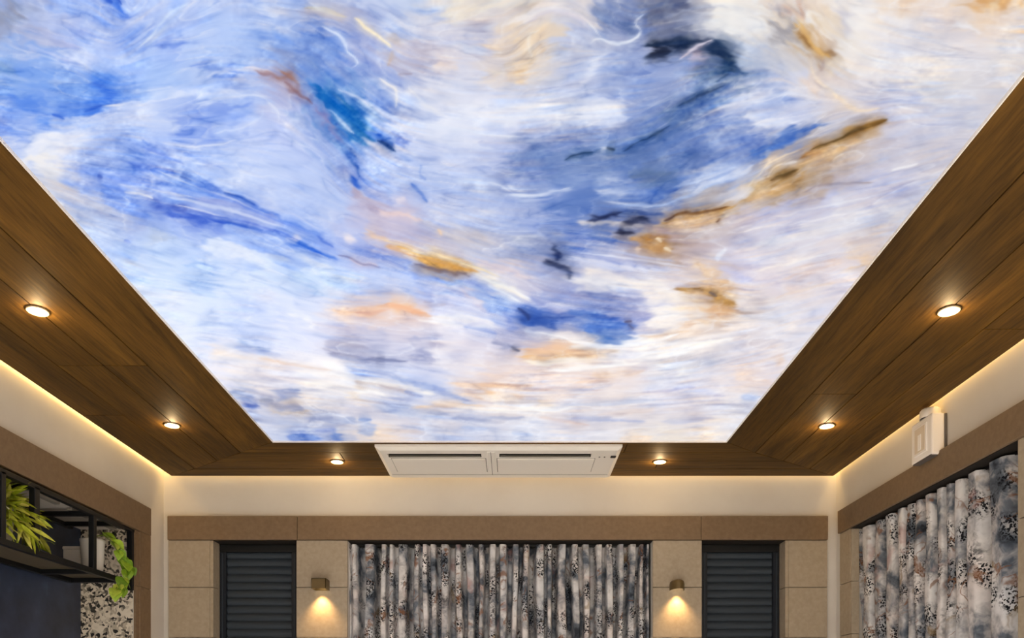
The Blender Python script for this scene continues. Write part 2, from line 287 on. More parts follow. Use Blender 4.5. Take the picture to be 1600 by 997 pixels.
# colour, opacity, half width left of the travel, half width right of it, then the points
STROKES = """
b4b2c8 .8 9 9 470,22 510,28 550,45 590,75 608,98
8fa8e0 .7 10 10 985,262 1000,245 1030,236 1060,240 1065,255 1040,268 1005,270
3f5fb0 .6 8 8 1080,255 1110,245
4868b8 .7 8 8 830,275 860,262 890,262
4f6fbf .6 7 7 905,255 935,265 960,262
a9bdec .7 6 6 870,290 920,284 980,290
c6cbe0 .7 9 9 700,80 730,72 755,88
d6b592 .75 13 11 985,378 1050,352 1120,342 1180,308 1230,285 1262,252 1312,231 1392,193
7d8fc9 .6 12 12 760,290 820,262 880,240
e9ecfb .8 14 14 650,200 750,190 850,185 930,178
c3cdf0 .7 10 10 860,70 900,60 925,75
fffaf5 .9 10 10 1000,500 1060,495 1110,505
fdf8f4 .8 8 8 660,505 720,500 780,515
fefaf7 .8 8 8 440,575 520,585 600,600
8f95ad .7 25 25 0,10 15,30 5,45
4f7fe6 .8 12 12 165,0 180,12 190,28
2b57c8 .8 3 3 165,3 178,10
2b57c8 .7 3 3 185,0 195,10
7fa3ef .6 8 8 75,25 95,28 120,30
c9c0d3 .5 14 14 30,50 60,60 100,85
7f9deb .8 6 10 232,76 255,70 290,72
88a8f0 .6 5 5 245,55 262,54 290,57
7fa8f0 .8 30 30 0,115 60,120 130,140
5f93ee .8 14 14 140,120 155,140 170,158
5b8df0 .7 10 10 0,165 30,168 60,172
4a7fe6 .9 14 3 20,178 60,178 85,188 100,194 130,183 160,171 182,160
3f74e3 .9 5.4 5.4 145,130 160,148 178,160
2a5cd0 .8 2.5 2 82,183 100,193
2a5cd0 .8 3 2 130,181 160,170
6d92c9 .6 8 8 0,100 20,110 40,118
7ea3d6 .5 6 6 0,115 25,120
5f93f3 .7 4 4 50,190 70,195 80,205
a9bfe6 .5 3 3 224,82 248,60 270,33 290,18
cfe0fd .9 3 3 215,80 240,58 262,30 285,15 297,3
7b9ceb .8 3 9 305,108 340,106 360,112 380,122
7398ea .8 5 5 330,124 355,122 375,122
d9e3fd .8 3 3 320,122 345,117 372,119
7f9dea .8 14 5 272,208 300,190 340,178 380,165 400,165
6e8fe6 .8 4 4 270,207 285,213 300,205
86a3ee .7 6 6 280,220 300,222 320,218 340,205
6f97f0 .7 3 3 225,222 245,240 270,250
dfe8fe .7 10 10 60,240 100,225 140,215
dfe8fe .7 8 8 170,175 230,160 300,150 380,148
eef0fb .9 16 14 30,245 70,238 110,235
b9b6c9 .8 8 8 468,20 480,20 510,25 545,35
d9c9a9 .6 3 3 470,18 500,20 545,30
9aa6d8 .8 14 14 490,40 530,55 570,75 600,98
7fa3e9 .7 12 12 425,60 440,60 450,75
6c90dc .85 20 18 475,70 500,68 525,85 545,98
5f83d3 .6 7 7 470,80 480,88
3f64b8 .7 3 3 488,53 500,58 508,66
fbeccb .95 2.5 2.5 550,34 562,42 575,52 590,60 605,70 614,80
b9aab0 .7 3 3 616,84 613,98 608,108
d3e0fb .9 2.5 2.5 500,45 525,58 540,70 545,85 556,95 558,105 548,110
a9bceb .6 12 12 540,120 580,150 610,170
3f7fd6 .8 8 8 475,120 488,130 498,150
3a6fd0 .8 7 7 505,185 525,198 545,212 560,225
0f62b8 .97 17 13 492,146 510,165 530,185 555,205 575,220 590,228
2a63cf .8 6 6 585,215 600,225 617,238
16337f .9 2.5 2.5 595,226 610,236 617,240
4a6cd0 .8 4 4 615,212 630,225 645,234
8fb5ea .85 2.5 2.5 505,178 525,185 540,198 550,210
e9e3ef .9 4 4 385,107 410,115 425,122
a08088 .9 5 5 402,120 420,125 432,128 445,138 460,142
9c7268 .9 5.4 5.4 437,127 445,118 455,130
7b5560 .8 3 3 440,135 455,140 465,150 480,160 490,172
8f86b8 .7 4 4 488,168 500,185 515,205 540,225
cfdaf7 .7 2 2 530,145 560,158 580,170
f3f0f3 .95 3 3 592,126 605,137 618,142 623,155 620,172
c9c3d3 .7 12 12 620,70 650,80 680,85
cdbfb6 .6 6 6 605,65 640,78
b9b0c3 .7 10 10 615,110 640,100 690,108
a89fb3 .8 3 3 620,122 645,121
f6dccb .9 5 5 680,103 700,110 718,112
bfc0dd .8 7 7 700,75 715,65 745,65 765,80 760,95
b3a9be .7 8 8 730,50 750,40 765,40
d3d9ef .8 7 7 720,75 745,85 755,90
f6d5b3 .9 7 7 740,125 760,118 790,118 800,125
fbe9d3 .8 4 4 760,115 785,120
eadfd0 .8 14 14 690,30 740,12 790,5
eeeef8 .8 12 12 650,140 680,160 660,175
e6eafb .7 8 8 610,200 680,215 760,235
e6eafb .7 6 6 650,180 700,200 780,215
f2eeea .9 22 22 1110,30 1150,25 1200,40
f0e6e3 .9 6 6 805,38 830,22 865,14 895,14 915,30 935,55
d6cde0 .7 4 4 820,38 850,28 880,20 905,32 925,55
f8d5ae .95 12 12 838,45 825,62 822,75 830,92 815,112 803,120
fbe3c6 .7 6 6 845,42 832,55
e0b994 .5 4 4 845,75 852,90
7c8fc6 .9 22 22 930,10 960,25 985,45 985,62
6177b9 .8 10 10 965,40 985,55 990,62
6e7694 .9 14 14 1005,45 1040,42 1070,45
7f88b3 .8 12 12 1010,60 1060,55 1085,50
5c6284 .95 14 14 1058,-8 1050,20 1030,30 1010,35
d6dcf3 .8 8 8 935,80 930,105 915,125 900,145
8f97c9 .7 5 5 945,72 970,74 985,70
dfe6f7 .95 2.5 2.5 1010,25 1000,35 992,45 1000,52 998,58 990,68 975,75 955,75 940,65 930,68 922,75
8da3de .7 20 20 930,125 980,120 1040,110 1090,105
7088cf .8 4 14 905,148 930,140 950,142 965,158
e3e8fb .9 18 18 800,175 850,180 910,170 960,175 975,190
d9e0fa .8 12 12 920,190 960,195
9aa5d0 .7 10 10 850,215 900,225 930,210
8e9dd0 .6 8 8 800,240 850,235
c3cff5 .8 18 18 1130,170 1180,165 1200,150
dfe3f5 .8 8 8 1165,185 1190,198 1210,200
7d98da .8 22 22 1060,240 1100,225 1150,215 1200,215
13294f .95 5.4 3.38 1005,80 1030,75 1060,70 1100,68 1115,65
0c1a3a .9 4 4 1012,80 1035,85 1050,86
5a4a66 .8 4 4 1080,88 1100,80 1115,76
1a3a6a .9 5.4 5.4 1115,70 1125,76 1132,86
16305c .95 5.4 4.86 1098,75 1112,85 1125,95 1135,100 1148,105
2f5590 .85 10 10 1126,110 1140,120 1150,108
d9cde0 .9 2.5 2.5 1060,98 1075,85 1095,73 1115,68
c9b6cf .7 4 4 1075,92 1095,93 1105,98
234a85 .9 5.4 2.03 1142,135 1130,140 1105,145 1080,160 1058,171
5a7fcf .8 3 14 1150,125 1140,145 1110,160 1085,170
2f568f .85 9 9 1078,160 1066,180 1055,195 1040,208
4a72c0 .7 16 3 1050,200 1010,224 960,244 920,248 885,256
2b5596 .9 5.4 1.69 1050,198 1035,212 1010,222 1000,228 975,240 960,242 940,243 920,246 900,250 882,256
173a6e .9 2 2 1000,226 1020,216 1040,208
173a6e .9 2 2 880,255 905,245 925,243
1b3560 .9 3 3 950,235 963,238
d0d8ee .9 3.5 3.5 944,241 956,238
f8f2ee .9 10 10 1262,25 1280,55 1300,75 1330,95
f6f0ec .8 18 18 1320,40 1360,30
f3e9e3 .7 12 12 1300,80 1350,110 1420,115 1500,105
cfcdda .7 12 12 1420,60 1460,75 1500,90
d3cfdd .6 8 8 1310,20 1320,45 1330,60
8f8a94 .7 14 14 1210,40 1230,55 1245,70
e9b99a .8 7 7 1248,-5 1250,20 1252,35
d9b9a0 .6 12 12 1265,55 1290,75 1300,85
e0a050 .95 5.4 5.4 1238,42 1250,55 1262,66 1275,80 1285,90
9a6a3a .85 5 5 1240,52 1255,65 1265,80
9a6a3a .75 5 5 1270,80 1290,85 1302,90
f8c878 .95 4 4 1240,42 1255,52
f8c878 .95 4 4 1255,60 1268,70
c9a890 .8 7 7 1262,85 1280,95 1285,110
e6cbbd .8 8 8 1265,125 1285,140 1300,150
b39a96 .7 3 3 1287,96 1284,118 1280,105
f0d6bd .95 3 3 1285,135 1310,155 1325,170 1338,177 1375,177
f0c8a3 .8 8 8 1400,5 1430,8
eeb06a .9 10 10 1515,0 1545,10 1570,5 1595,-5
f8d7a8 .9 5 5 1545,12 1560,15
f6efee .9 4 4 1480,43 1510,42 1525,50 1530,60
f8efe6 .9 3 3 1565,50 1580,57 1600,54
bcc3e6 .8 12 12 1375,150 1400,150 1440,158
e0e4f5 .9 2 2 1365,160 1372,148 1390,141 1405,141
e9eaf7 .9 2 2 1400,168 1415,177 1443,181
d6dcf0 .7 3 3 1470,160 1510,152 1530,160
3f6fd0 .95 3 14 1170,250 1200,232 1235,208 1260,203 1290,195 1300,190
6a85c9 .7 7 7 1240,220 1280,205 1310,187
a7a3b3 .8 8 8 1370,190 1330,195 1300,205 1270,220
bf8848 .95 5.4 5.4 1390,193 1365,203 1340,208 1320,222 1300,232 1275,240 1255,245
8a5f26 .8 3 3 1388,193 1350,206 1330,212
8a5f26 .8 3 3 1300,228 1275,237
e0b070 .9 3 3 1330,222 1310,232 1280,243
d9d3dc .8 5 5 1340,180 1310,195 1280,215 1260,222
f3efee .9 10 10 45,245 80,265 100,285
d3cdd3 .7 10 10 80,290 120,310 170,330
c9cfe6 .6 8 8 120,330 180,345 230,360
7b9df0 .85 4 14 112,266 150,275 200,285 260,290
5f84e6 .8 5 5 200,260 240,268 275,275
3a56b5 .8 3 3 153,278 162,281
3f6fdc .9 3 7 275,275 300,285 330,298 360,308 400,325 450,345
2450b8 .9 3 3 350,304 365,308 400,323
2450b8 .8 2.5 2.5 280,278 300,286
8d9bdc .8 6 6 310,312 350,320 400,338 450,358
4a63c4 .9 4 6 215,315 250,325 285,328
4a63c4 .9 3 3 278,322 290,328 283,336 268,330
3a5fd0 .9 3 8 240,328 270,340 310,345 350,350 390,358 425,365 450,378
1e4cc0 .9 3 3 350,350 395,360 420,365
cfd9f7 .9 3 3 255,310 300,318 350,330 400,345 450,360
dce3f7 .9 2.5 2.5 195,303 220,308 240,315
9fbdf8 .7 12 12 350,362 400,370 440,385
b9c6dd .6 7 7 215,360 250,375 260,382
8ba6ee .8 3 3 195,378 205,384
a3c3f5 .7 7 7 300,415 320,420 340,428
b9d0f6 .6 10 10 290,440 340,445
e3ecfd .8 10 10 320,390 370,398 420,410 450,418
d9e3fd .7 3 3 230,240 260,250 300,255
7f9df0 .7 3 3 225,233 250,245 290,262
8f9ad3 .6 10 10 540,260 550,280
3560b8 .9 4 4 545,235 550,250 558,262 555,275
2f62cf .95 5.4 5.4 550,278 556,285 553,298
5f85da .8 3 3 640,290 655,305 670,322
7f9ee6 .8 3 3 655,260 652,275 665,287
6a86cf .9 14 14 800,275 830,272 850,280
6d87cc .8 10 10 820,245 850,240
8a9cd3 .8 5 5 725,297 760,300 800,305
d9e3fa .9 4 4 790,290 810,305 830,312 850,308
d3dff9 .7 5 5 710,288 750,285 780,292
b3a3b9 .8 8 8 560,310 580,325 590,338
a89ab6 .6 6 6 580,330 610,335
e9d0d0 .9 4 4 590,332 620,338 655,345 664,350
e9dfea .9 4 4 612,318 630,315
f0cdb0 .9 2.5 2.5 685,360 692,372
f5cfae .9 4 4 568,363 585,370 605,380
c9c3ce .7 8 8 660,350 720,370 780,385
b5bcd6 .8 8 8 800,380 850,378
f5b878 .95 4 5 600,383 630,395 650,402
f6b045 .97 5.4 5.4 642,404 670,412 700,420 735,428 745,431
fbd48a .9 2.5 2.5 630,392 680,405 720,418
5a5272 .95 2 3.5 645,413 680,423 710,427 725,432 733,438
fbf0e0 .9 4 4 735,430 770,442 800,455 820,468
7f9ae0 .85 5 5 545,395 590,400 640,412
8aa8ef .8 6 6 600,410 660,425 720,440 780,455
5f8ae8 .8 4 4 440,345 470,358 490,370 520,388
2f67d8 .95 4 6 445,374 480,388 505,398 518,406
5578d6 .8 3 3 490,370 520,390
eee6ee .9 4 4 452,370 465,378
eee6ee .9 4 4 540,375 552,380
e6d3dd .8 3 3 545,405 560,412 590,420
7f7fa9 .7 2 2 525,402 550,405 570,415 595,423
eef4fd .8 6 6 450,410 490,420 520,432
cfe3fb .6 14 14 450,430 500,440 560,445
f6d0a8 .8 4 4 600,478 650,478
c0b3bd .6 3 3 660,475 700,480
9aa5cc .8 7 7 770,400 810,405 850,410
e6d3d6 .8 6 6 740,410 790,425 830,440
f3f6fd .9 2.5 2.5 750,438 790,452 830,470
6f90d6 .75 28 28 830,275 900,265 960,260
7c9adb .7 22 22 980,250 1040,245 1070,255
5f7fb5 .8 8 8 985,278 1030,278 1060,268
5d84d6 .75 20 20 850,320 900,315 960,310
5a82d8 .7 10 10 950,310 1000,312 1060,300
c9d6f6 .85 3.5 3.5 800,300 815,312 835,312 860,303 890,297
c3d3f8 .8 8 8 1060,290 1110,278 1160,265
a9c0f0 .8 3 3 940,318 985,325 1040,322 1090,305 1140,285
dfe6fb .7 5 5 1090,300 1140,280 1175,265
2b4a9a .8 4 4 960,335 1010,337 1040,335
d9d3d9 .9 4 4 900,350 935,350 960,352 985,358 1010,358
1b2450 .95 4 4 918,345 945,343 962,338 972,335
14204a .95 4 4 968,352 990,353 1012,345
5e7fd6 .8 14 14 890,372 930,380
3a60bd .9 12 12 930,365 945,372 955,378
8f9fe0 .85 5 5 885,395 930,405 980,415 1040,420
d6daf3 .9 4 4 870,403 920,413 990,423 1070,427
7f8fc5 .7 12 12 830,390 855,395 870,385
9aa3cf .6 8 8 810,410 850,415 880,430
1f2e63 .95 5 5 866,386 872,400 870,412
22305f .9 4 4 853,413 870,418 885,425 893,440
b39aa6 .8 7 7 1000,365 1040,370 1060,390
9a6a3a .95 5.4 5.4 1003,372 1020,380 1035,390 1050,400
c98f50 .9 5.4 5.4 985,374 1010,387 1040,399
f5d9b0 .95 3 3 1026,374 1033,384
f5d9b0 .95 2.5 2.5 1035,392 1048,398
e9c9b0 .9 5 5 990,392 1000,392
d3b39a .7 6 6 1050,402 1060,412
1a1f3f .95 4 4 966,362 978,366 986,369
e6dcdc .8 4 4 1090,335 1130,320 1170,300 1200,270
d09a55 .95 3.38 5.4 1025,354 1070,345 1110,340 1140,330 1152,323
7a4a20 .9 3 3 1040,347 1060,337 1100,335 1140,327
5a3f3a .9 2.5 2.5 1035,348 1055,340
e9b987 .9 4 4 1050,353 1090,347 1130,342
6a4434 .9 2 2 1120,352 1130,345
b98f4a .9 5.4 5.4 1165,307 1200,295 1215,285
e0cfc9 .8 5 5 1160,325 1200,310
f3ebe6 .9 14 14 900,430 960,445 1020,460 1080,465
c5c6ea .8 12 12 1120,420 1150,435 1170,450
e3b98f .7 8 8 1100,440 1150,465
f0c9a0 .85 6 6 1085,420 1110,432 1130,450
b9833f .95 5 5 1055,454 1090,458 1115,462 1130,470 1160,478
6a5a5a .8 3 3 1108,458 1122,466
c9975a .9 5.4 5.4 1185,307 1220,300 1245,290 1256,268
b98545 .95 5.4 5.4 1195,292 1220,280 1244,271
8a6230 .9 4 4 1203,288 1225,278 1243,270
b98045 .95 5.4 5.4 1245,250 1270,238 1310,232
d9a070 .9 4 4 1260,252 1290,243 1315,232
e0cfc5 .9 4 4 1180,300 1195,270 1210,255 1230,245
e9dcd3 .8 3 3 1215,262 1245,255
e6e0e6 .8 4 4 1150,310 1180,300
9a8a94 .7 2.5 2.5 1250,305 1275,295 1300,293 1340,290 1365,289
b9bbe3 .8 14 14 1180,340 1250,330 1320,315
bfc0e0 .7 10 10 1340,300 1400,280
a39bb9 .7 3 3 1245,323 1270,315 1290,312
e9e9f3 .9 3 3 1122,412 1120,402 1135,392
e3dfe6 .8 14 14 1200,385 1290,365 1360,350
ece9ef .9 2 2 1390,270 1420,262 1435,258
c9b9bd .7 5 5 1320,385 1350,378 1385,375
ecd3c9 .8 8 8 1220,440 1270,420 1320,410
f0cfae .9 8 8 1335,420 1350,412 1368,404
e6cfc9 .7 5 5 1230,455 1270,445
bccdf6 .6 8 8 350,500 390,490 410,495
8fb0ea .8 6 6 360,530 385,540 410,548 430,552
a9b9ea .6 4 4 365,545 400,552 440,557
fbfaff .8 4 4 440,490 480,500 500,520
f6e6da .7 8 8 330,555 380,560 430,568
f3d6c3 .8 3 3 400,562 460,573 520,583
c3c3dc .6 18 18 540,530 600,530
a9aac9 .7 8 8 510,545 540,540 570,555
8f92b9 .85 5 5 508,550 530,560 560,563 600,565
5f6a9a .9 3 3 583,563 602,565
fdf9fb .8 5 5 450,568 520,575 600,590
b5c3ee .8 4 4 540,575 580,587 620,595
c9b3a9 .8 4 4 555,597 580,603 620,608
93a5d0 .8 6 6 360,612 380,618 400,628
8a90b0 .7 3 3 405,629 430,629
4f6fcc .95 4 4 373,632 390,636 407,638
8fa3d9 .8 6 6 430,618 450,620 480,627
f3d5b3 .8 6 6 420,640 450,642 490,640
f5d9b9 .8 7 7 555,600 560,615 550,635
a0aed6 .8 9 9 470,657 520,655 560,660
7f8fc3 .7 3 3 480,660 520,655
8298da .8 3 3 490,675 510,676 525,672
5f8ae3 .9 5 5 445,688 470,683 502,686
7fa3ea .8 5 5 515,685 532,680
f9ddc3 .9 6 6 570,686 600,682 620,684
f3c9a9 .85 5 5 520,490 560,490 590,487 620,480
e9b9a0 .8 3 3 550,493 580,493 610,486
7fa6ea .85 10 10 690,447 750,460 790,472 803,486
8db0f0 .8 10 10 770,480 800,490
f0f5fd .9 2.5 2.5 760,450 790,460 815,475
d6ccde .8 8 8 720,460 745,475 760,480
f6c9a3 .8 6 6 595,480 640,490
f3b98f .9 4 4 600,478 620,482 650,488 680,497
bdb3c3 .8 6 6 658,470 676,480
6f8bd8 .8 8 8 800,500 820,508
3f6cd0 .95 8 10 810,486 840,498 880,500 920,500 960,505
2a50b0 .9 5 5 820,502 850,510 872,515
3a72c3 .9 9 9 910,518 940,530 965,535
2a3f86 .9 3 3 812,484 825,495 830,503
2b4fae .8 2 2 830,502 870,500 900,497
9aa0cf .8 6 6 880,465 920,470 960,475
b3b6de .7 8 8 840,478 880,480 920,485
fdf8f6 .95 7 7 825,518 870,526 910,536 960,546
8a90b9 .9 4 4 763,537 785,543 805,545
6a6a86 .9 2.5 2.5 798,545 812,552
9fb0e3 .85 3 3 725,512 750,518 777,525
f3c6a3 .95 8 6 808,553 840,547 880,547 920,551 960,553
f3bb78 .95 3.5 3.5 812,561 850,561 900,556 962,552
fdf0dc .9 4 4 820,568 870,568 930,562
b3b6d6 .85 9 9 620,545 650,535 690,533
9ea3cc .8 6 6 640,555 682,562
c9c6dd .7 7 7 700,565 740,560
7f88b9 .9 3 3 560,562 590,565 640,566
a9b9ea .8 5 5 560,582 620,590
8fa9e6 .9 4 4 600,590 640,600 680,612 720,625 742,631
fdf6ee .8 4 4 560,595 620,605 680,620
c3b6bd .8 3 3 590,605 620,612 650,622
8fa0d6 .7 3 3 628,615 662,622
eac6b3 .8 8 8 740,600 790,612
f0c9a9 .9 6 6 738,609 760,618 790,622 820,620
f0d6cc .8 14 14 830,595 880,590 940,595
f0cba6 .8 4 4 928,592 962,588
cfc9d6 .8 3 3 880,612 920,612 960,605
f5eeea .8 6 6 760,625 820,630 870,635
f5d9bd .8 4 4 833,627 850,635 872,637
b9c3e0 .7 8 8 580,640 640,640 700,650
e6c9be .7 3 3 840,655 880,660 920,668
a9bde9 .7 3 3 798,680 832,682
a9bde9 .7 3 3 718,670 762,672
9fb3e0 .8 9 9 555,672 592,670
7f9bd6 .8 3 3 558,660 577,658
8f98c9 .8 8 8 905,465 950,475 1000,485
aab0df .8 6 6 940,480 980,495 1002,501
4a76d0 .9 14 14 900,503 940,515 980,520
3f70c6 .9 8 8 918,530 950,535 988,533
5a4f6f .9 2.5 2.5 973,506 987,502
5a4f6f .8 2 2 980,507 990,515
f9f3f0 .9 10 10 1005,500 1055,494
fdf7f3 .95 9 9 900,542 950,546 1010,536 1062,522
f0d3b9 .8 4 4 1000,530 1050,525 1080,520
f0cdaf .8 8 8 1055,512 1092,497
e9b98a .85 6 6 1080,500 1110,490 1140,485 1157,482
c58f4a .9 5.4 5.4 1105,462 1130,470 1153,480
f5c68f .9 4 4 900,551 940,553 972,552
f3d6c6 .7 8 8 900,600 950,600
f0cbb0 .8 5 5 918,590 960,588 1002,582
bfbfe0 .8 3 3 1000,615 1050,613 1090,607
c9c9e3 .8 4 4 1088,610 1132,622
d3d3de .8 6 6 1060,590 1090,570 1112,560
f3eeec .8 4 4 1020,570 1060,575 1070,582 1055,592
eeeaf0 .8 2 2 1160,560 1190,550 1205,540
efd0bd .85 5 5 1148,595 1180,595 1207,600
ecc9b0 .8 4 4 1208,571 1232,562
a9bce6 .9 4 4 1163,622 1175,627 1187,625
f6dcc3 .9 5 5 962,688 1000,684 1022,690
f6dcc3 .8 4 4 1092,686 1122,683
f0d9cc .7 5 5 928,650 980,645 1032,640
0f62b8 .9 5.4 5.4 494,150 510,165 530,185 555,205 575,220 588,228
0f62b8 .9 5 5 503,150 522,166 545,186 566,206 580,220
16305c .9 5.4 5 1105,70 1120,84 1130,98 1142,108 1140,122
2f5590 .8 5 5.4 1085,158 1070,172 1058,188 1045,203
f5a93c .9 4 4.5 655,402 690,412 720,421 740,429
c99552 .8 5 5 1150,322 1190,300 1225,285 1252,262 1275,245
f2b458 .97 5.4 5.4 1236,40 1252,54 1266,70 1280,84 1296,92
8f5f30 .8 3.2 3.2 1243,56 1258,68 1272,84
8f9cc8 .7 4 4 700,655 760,660 820,655
a8b2d6 .7 3.5 3.5 620,668 700,676 780,672
b3bcd9 .6 4 4 850,640 950,632 1040,628
c0c4de .6 4 4 1030,660 1110,655
8b98c9 .7 5 5 395,628 440,640 480,640
fdf8f2 .8 4 4 470,600 540,608 610,622
fdf8f2 .8 4 4 700,640 800,645 900,640
f3d3b6 .8 4 4 640,640 700,632 760,634
efc6a6 .8 4 4 700,600 760,606 840,604
fefaf6 .85 4 4 980,560 1060,552 1150,530
fefaf6 .8 4 4 860,580 940,576 1010,566
aab3da .7 4 4 860,660 940,656 1010,662
4d70b8 .6 3 3 980,275 1020,285 1060,272 1080,255 1070,240
b8caf3 .6 4 4 930,300 975,306 1020,304
dbe4fb .8 2 2 240,270 300,292 360,315 420,338
6d8ce6 .7 2 2 300,290 360,318 430,345 490,372
e3e6f8 .8 2 2 270,322 330,338 390,352 440,368
5574d8 .8 2 2 300,335 360,345 420,360 470,380
cdd9f8 .7 2 2 180,290 240,300 300,312
8fa6ee .7 2.5 2.5 160,280 220,292 280,305
c9d4f6 .7 2 2 350,300 400,315 460,340 500,362
f3b95f .9 3 3 612,385 660,402 700,414 740,429
fbe3b8 .9 2 2 590,375 640,390 690,404 740,422 790,440
e6ecfc .7 2 2 640,190 700,205 760,215 820,218
c5d0f3 .7 2 2 620,215 680,232 740,240 800,238
eef1fd .8 2.5 2.5 700,165 760,172 830,172 900,165
f5f3f6 .7 2.5 2.5 640,140 655,165 690,185
dfe6fa .7 2 2 300,170 350,155 400,152 430,170 440,195
cfdcfb .7 2 2 330,215 380,205 410,190 415,172
e8edfd .7 2 2 250,230 310,235 370,225
7f9fee .6 2.5 2.5 240,235 290,245 350,268
e9e2e6 .7 2 2 1330,105 1390,118 1450,118 1520,108
d9d4df .7 2.5 2.5 1390,70 1440,85 1500,95 1560,95
f8f3ef .7 2.5 2.5 1310,60 1340,90 1400,105
e3dfe8 .7 2 2 1200,345 1260,330 1330,318 1400,300
efeaf0 .7 2 2 1130,370 1200,358 1290,345 1380,325
cfc6d6 .6 2.5 2.5 1180,400 1250,385 1320,370
f6ede8 .7 2.5 2.5 1180,430 1240,410 1320,395
e9d0bf .6 2.5 2.5 1200,470 1250,455 1310,445
b5bfe8 .7 2.5 2.5 880,385 940,392 1000,405 1060,412
e6e8f8 .8 2 2 900,398 960,405 1030,414 1080,420
8f9bcb .7 2.5 2.5 850,470 900,480 950,486 1000,492
0f2348 .95 5 4 1008,82 1035,78 1070,74 1105,70
101d3e .9 3.2 4 1018,86 1047,90
16305c .95 5.4 5.4 1110,72 1128,88 1142,100 1152,113
1f4478 .85 5.4 5.4 1125,100 1138,114 1126,132
a07a72 .9 4.5 5 428,131 448,119 463,146
e6b070 .9 3 3 1160,318 1200,303 1238,289
dca060 .9 3 3 1258,247 1300,234 1344,221
f0cfa0 .8 2 2 1255,258 1290,246 1330,232
7a5426 .85 2.5 2.5 1203,287 1230,276 1248,267
7a5426 .8 2.5 2.5 1298,227 1340,210 1388,193
e8b27a .9 3 3 1036,354 1085,347 1134,339
c98a45 .9 5 5 1008,374 1030,388 1050,401
5f7fc4 .5 26 22 790,268 870,252 960,266
4f74c8 .5 16 16 850,322 930,322 1000,316
6a80b4 .5 10 10 930,20 965,50
5b78bd .5 16 14 1000,275 1060,262 1120,240
0f62b8 .85 8 8 500,152 525,176 550,202 572,222
8fa0d4 .5 12 12 930,140 1000,150 1060,140
!6d86c6 .5 16 3 1140,142 1100,156 1062,176 1046,206 985,236 890,258
!3f66b4 .8 12 2 1142,137 1110,147 1085,159 1062,171 1052,190 1046,204 1020,216 985,234 940,243
!1f3f78 .85 2.5 1.5 1135,140 1105,147 1080,160 1060,172
!1f3f78 .8 2.5 1.5 1050,200 1025,215 1000,226 972,241
!e6ebfc .8 10 10 780,185 840,180 900,176 950,176
!e6ebfc .85 9 9 930,172 965,178 978,188
!8e9fd6 .6 3 6 800,217 860,207 920,207 970,202
!dfe4f8 .7 4 4 945,75 935,100 920,125 903,142
!f8d8b0 .85 5 5 843,48 828,62 826,78 832,95 818,112 803,122
!fdeed8 .7 2.5 2.5 840,50 824,64 824,80 830,96
!f1e9e8 .8 3 3 805,42 825,26 860,16 890,16 912,30 930,52 940,66
!5a6186 .85 12 12 1055,-8 1048,15 1030,32 1008,42
!6c7599 .8 9 9 1005,50 1045,46 1085,48
!4f6aa8 .75 8 8 975,35 985,52 988,64
!d5dcf6 .75 10 10 1120,175 1160,165 1195,150
!e0e4f7 .8 6 4 1165,186 1195,198 1240,192
!f3dcc0 .8 2 2 1165,300 1190,268 1215,250 1250,238
!f3dcc0 .7 2 2 1200,283 1215,262 1240,250
!e9b880 .9 2 2 1245,262 1290,246 1330,231 1350,219
!5f4420 .85 1.8 1.8 1212,282 1232,274 1244,268
!5f4420 .8 1.8 1.8 1262,240 1290,229 1325,215 1360,203
!c9a583 .8 4 4 1252,84 1270,94 1280,112
!f3d9bf .9 2.5 2.5 1262,97 1268,118 1290,140 1312,156 1330,172 1345,178 1378,176
!dce4fa .8 2 2 715,281 770,290 800,305 835,312 870,302 897,296
!55719f .6 6 6 985,278 1030,280 1062,268
!4466b0 .6 6 6 1068,238 1085,252 1078,268
!2a63cf .8 4 4 580,212 600,224 622,240
!123a7e .8 2 2 588,225 606,234 620,242
!9cc0ee .8 1.8 1.8 505,178 528,186 545,202 556,214
!b9b4c6 .8 5 5 470,21 500,25 545,37
!fbeccb .9 2 2 550,33 575,52 600,66 613,83
!c3b0ab .8 2.5 2.5 613,84 612,98 606,110
!f3f0f0 .9 2.5 2.5 590,125 610,138 622,150 619,173
!6288d6 .6 10 10 478,68 505,72 530,92
!fdf6ea .8 3 3 735,431 770,444 805,460 830,474
!2f58b8 .7 5 5 815,492 840,503 870,506
!4f7bd2 .7 7 7 880,505 930,512 970,515
!f4c79c .8 4 4 815,556 860,552 910,553 965,553
!fffaf6 .8 3 3 830,521 880,532 940,546 1010,538 1070,520
"""

def hexlin(h):
    c = np.array([int(h[i:i+2], 16) for i in (0, 2, 4)]) / 255.0
    return c

def smooth_noise(rng, shape, cell):
    h, w = shape
    gh, gw = int(h / cell) + 4, int(w / cell) + 4
    g = rng.standard_normal((gh, gw))
    y = np.arange(h) / cell; x = np.arange(w) / cell
    yi = y.astype(int); xi = x.astype(int)
    fy = (y - yi); fx = (x - xi)
    fy = fy * fy * fy * (fy * (fy * 6 - 15) + 10); fx = fx * fx * fx * (fx * (fx * 6 - 15) + 10)
    r0 = g[yi][:, xi] * (1 - fx) + g[yi][:, xi + 1] * fx
    r1 = g[yi + 1][:, xi] * (1 - fx) + g[yi + 1][:, xi + 1] * fx
    return r0 * (1 - fy)[:, None] + r1 * fy[:, None]

def bilerp(a, y, x):
    h, w = a.shape[:2]
    y = np.clip(y, 0, h - 1.001); x = np.clip(x, 0, w - 1.001)
    yi = y.astype(np.int32); xi = x.astype(np.int32)
    fy = (y - yi); fx = (x - xi)
    if a.ndim == 3: fy = fy[..., None]; fx = fx[..., None]
    return (a[yi, xi] * (1 - fx) + a[yi, xi + 1] * fx) * (1 - fy) + (a[yi + 1, xi] * (1 - fx) + a[yi + 1, xi + 1] * fx) * fy

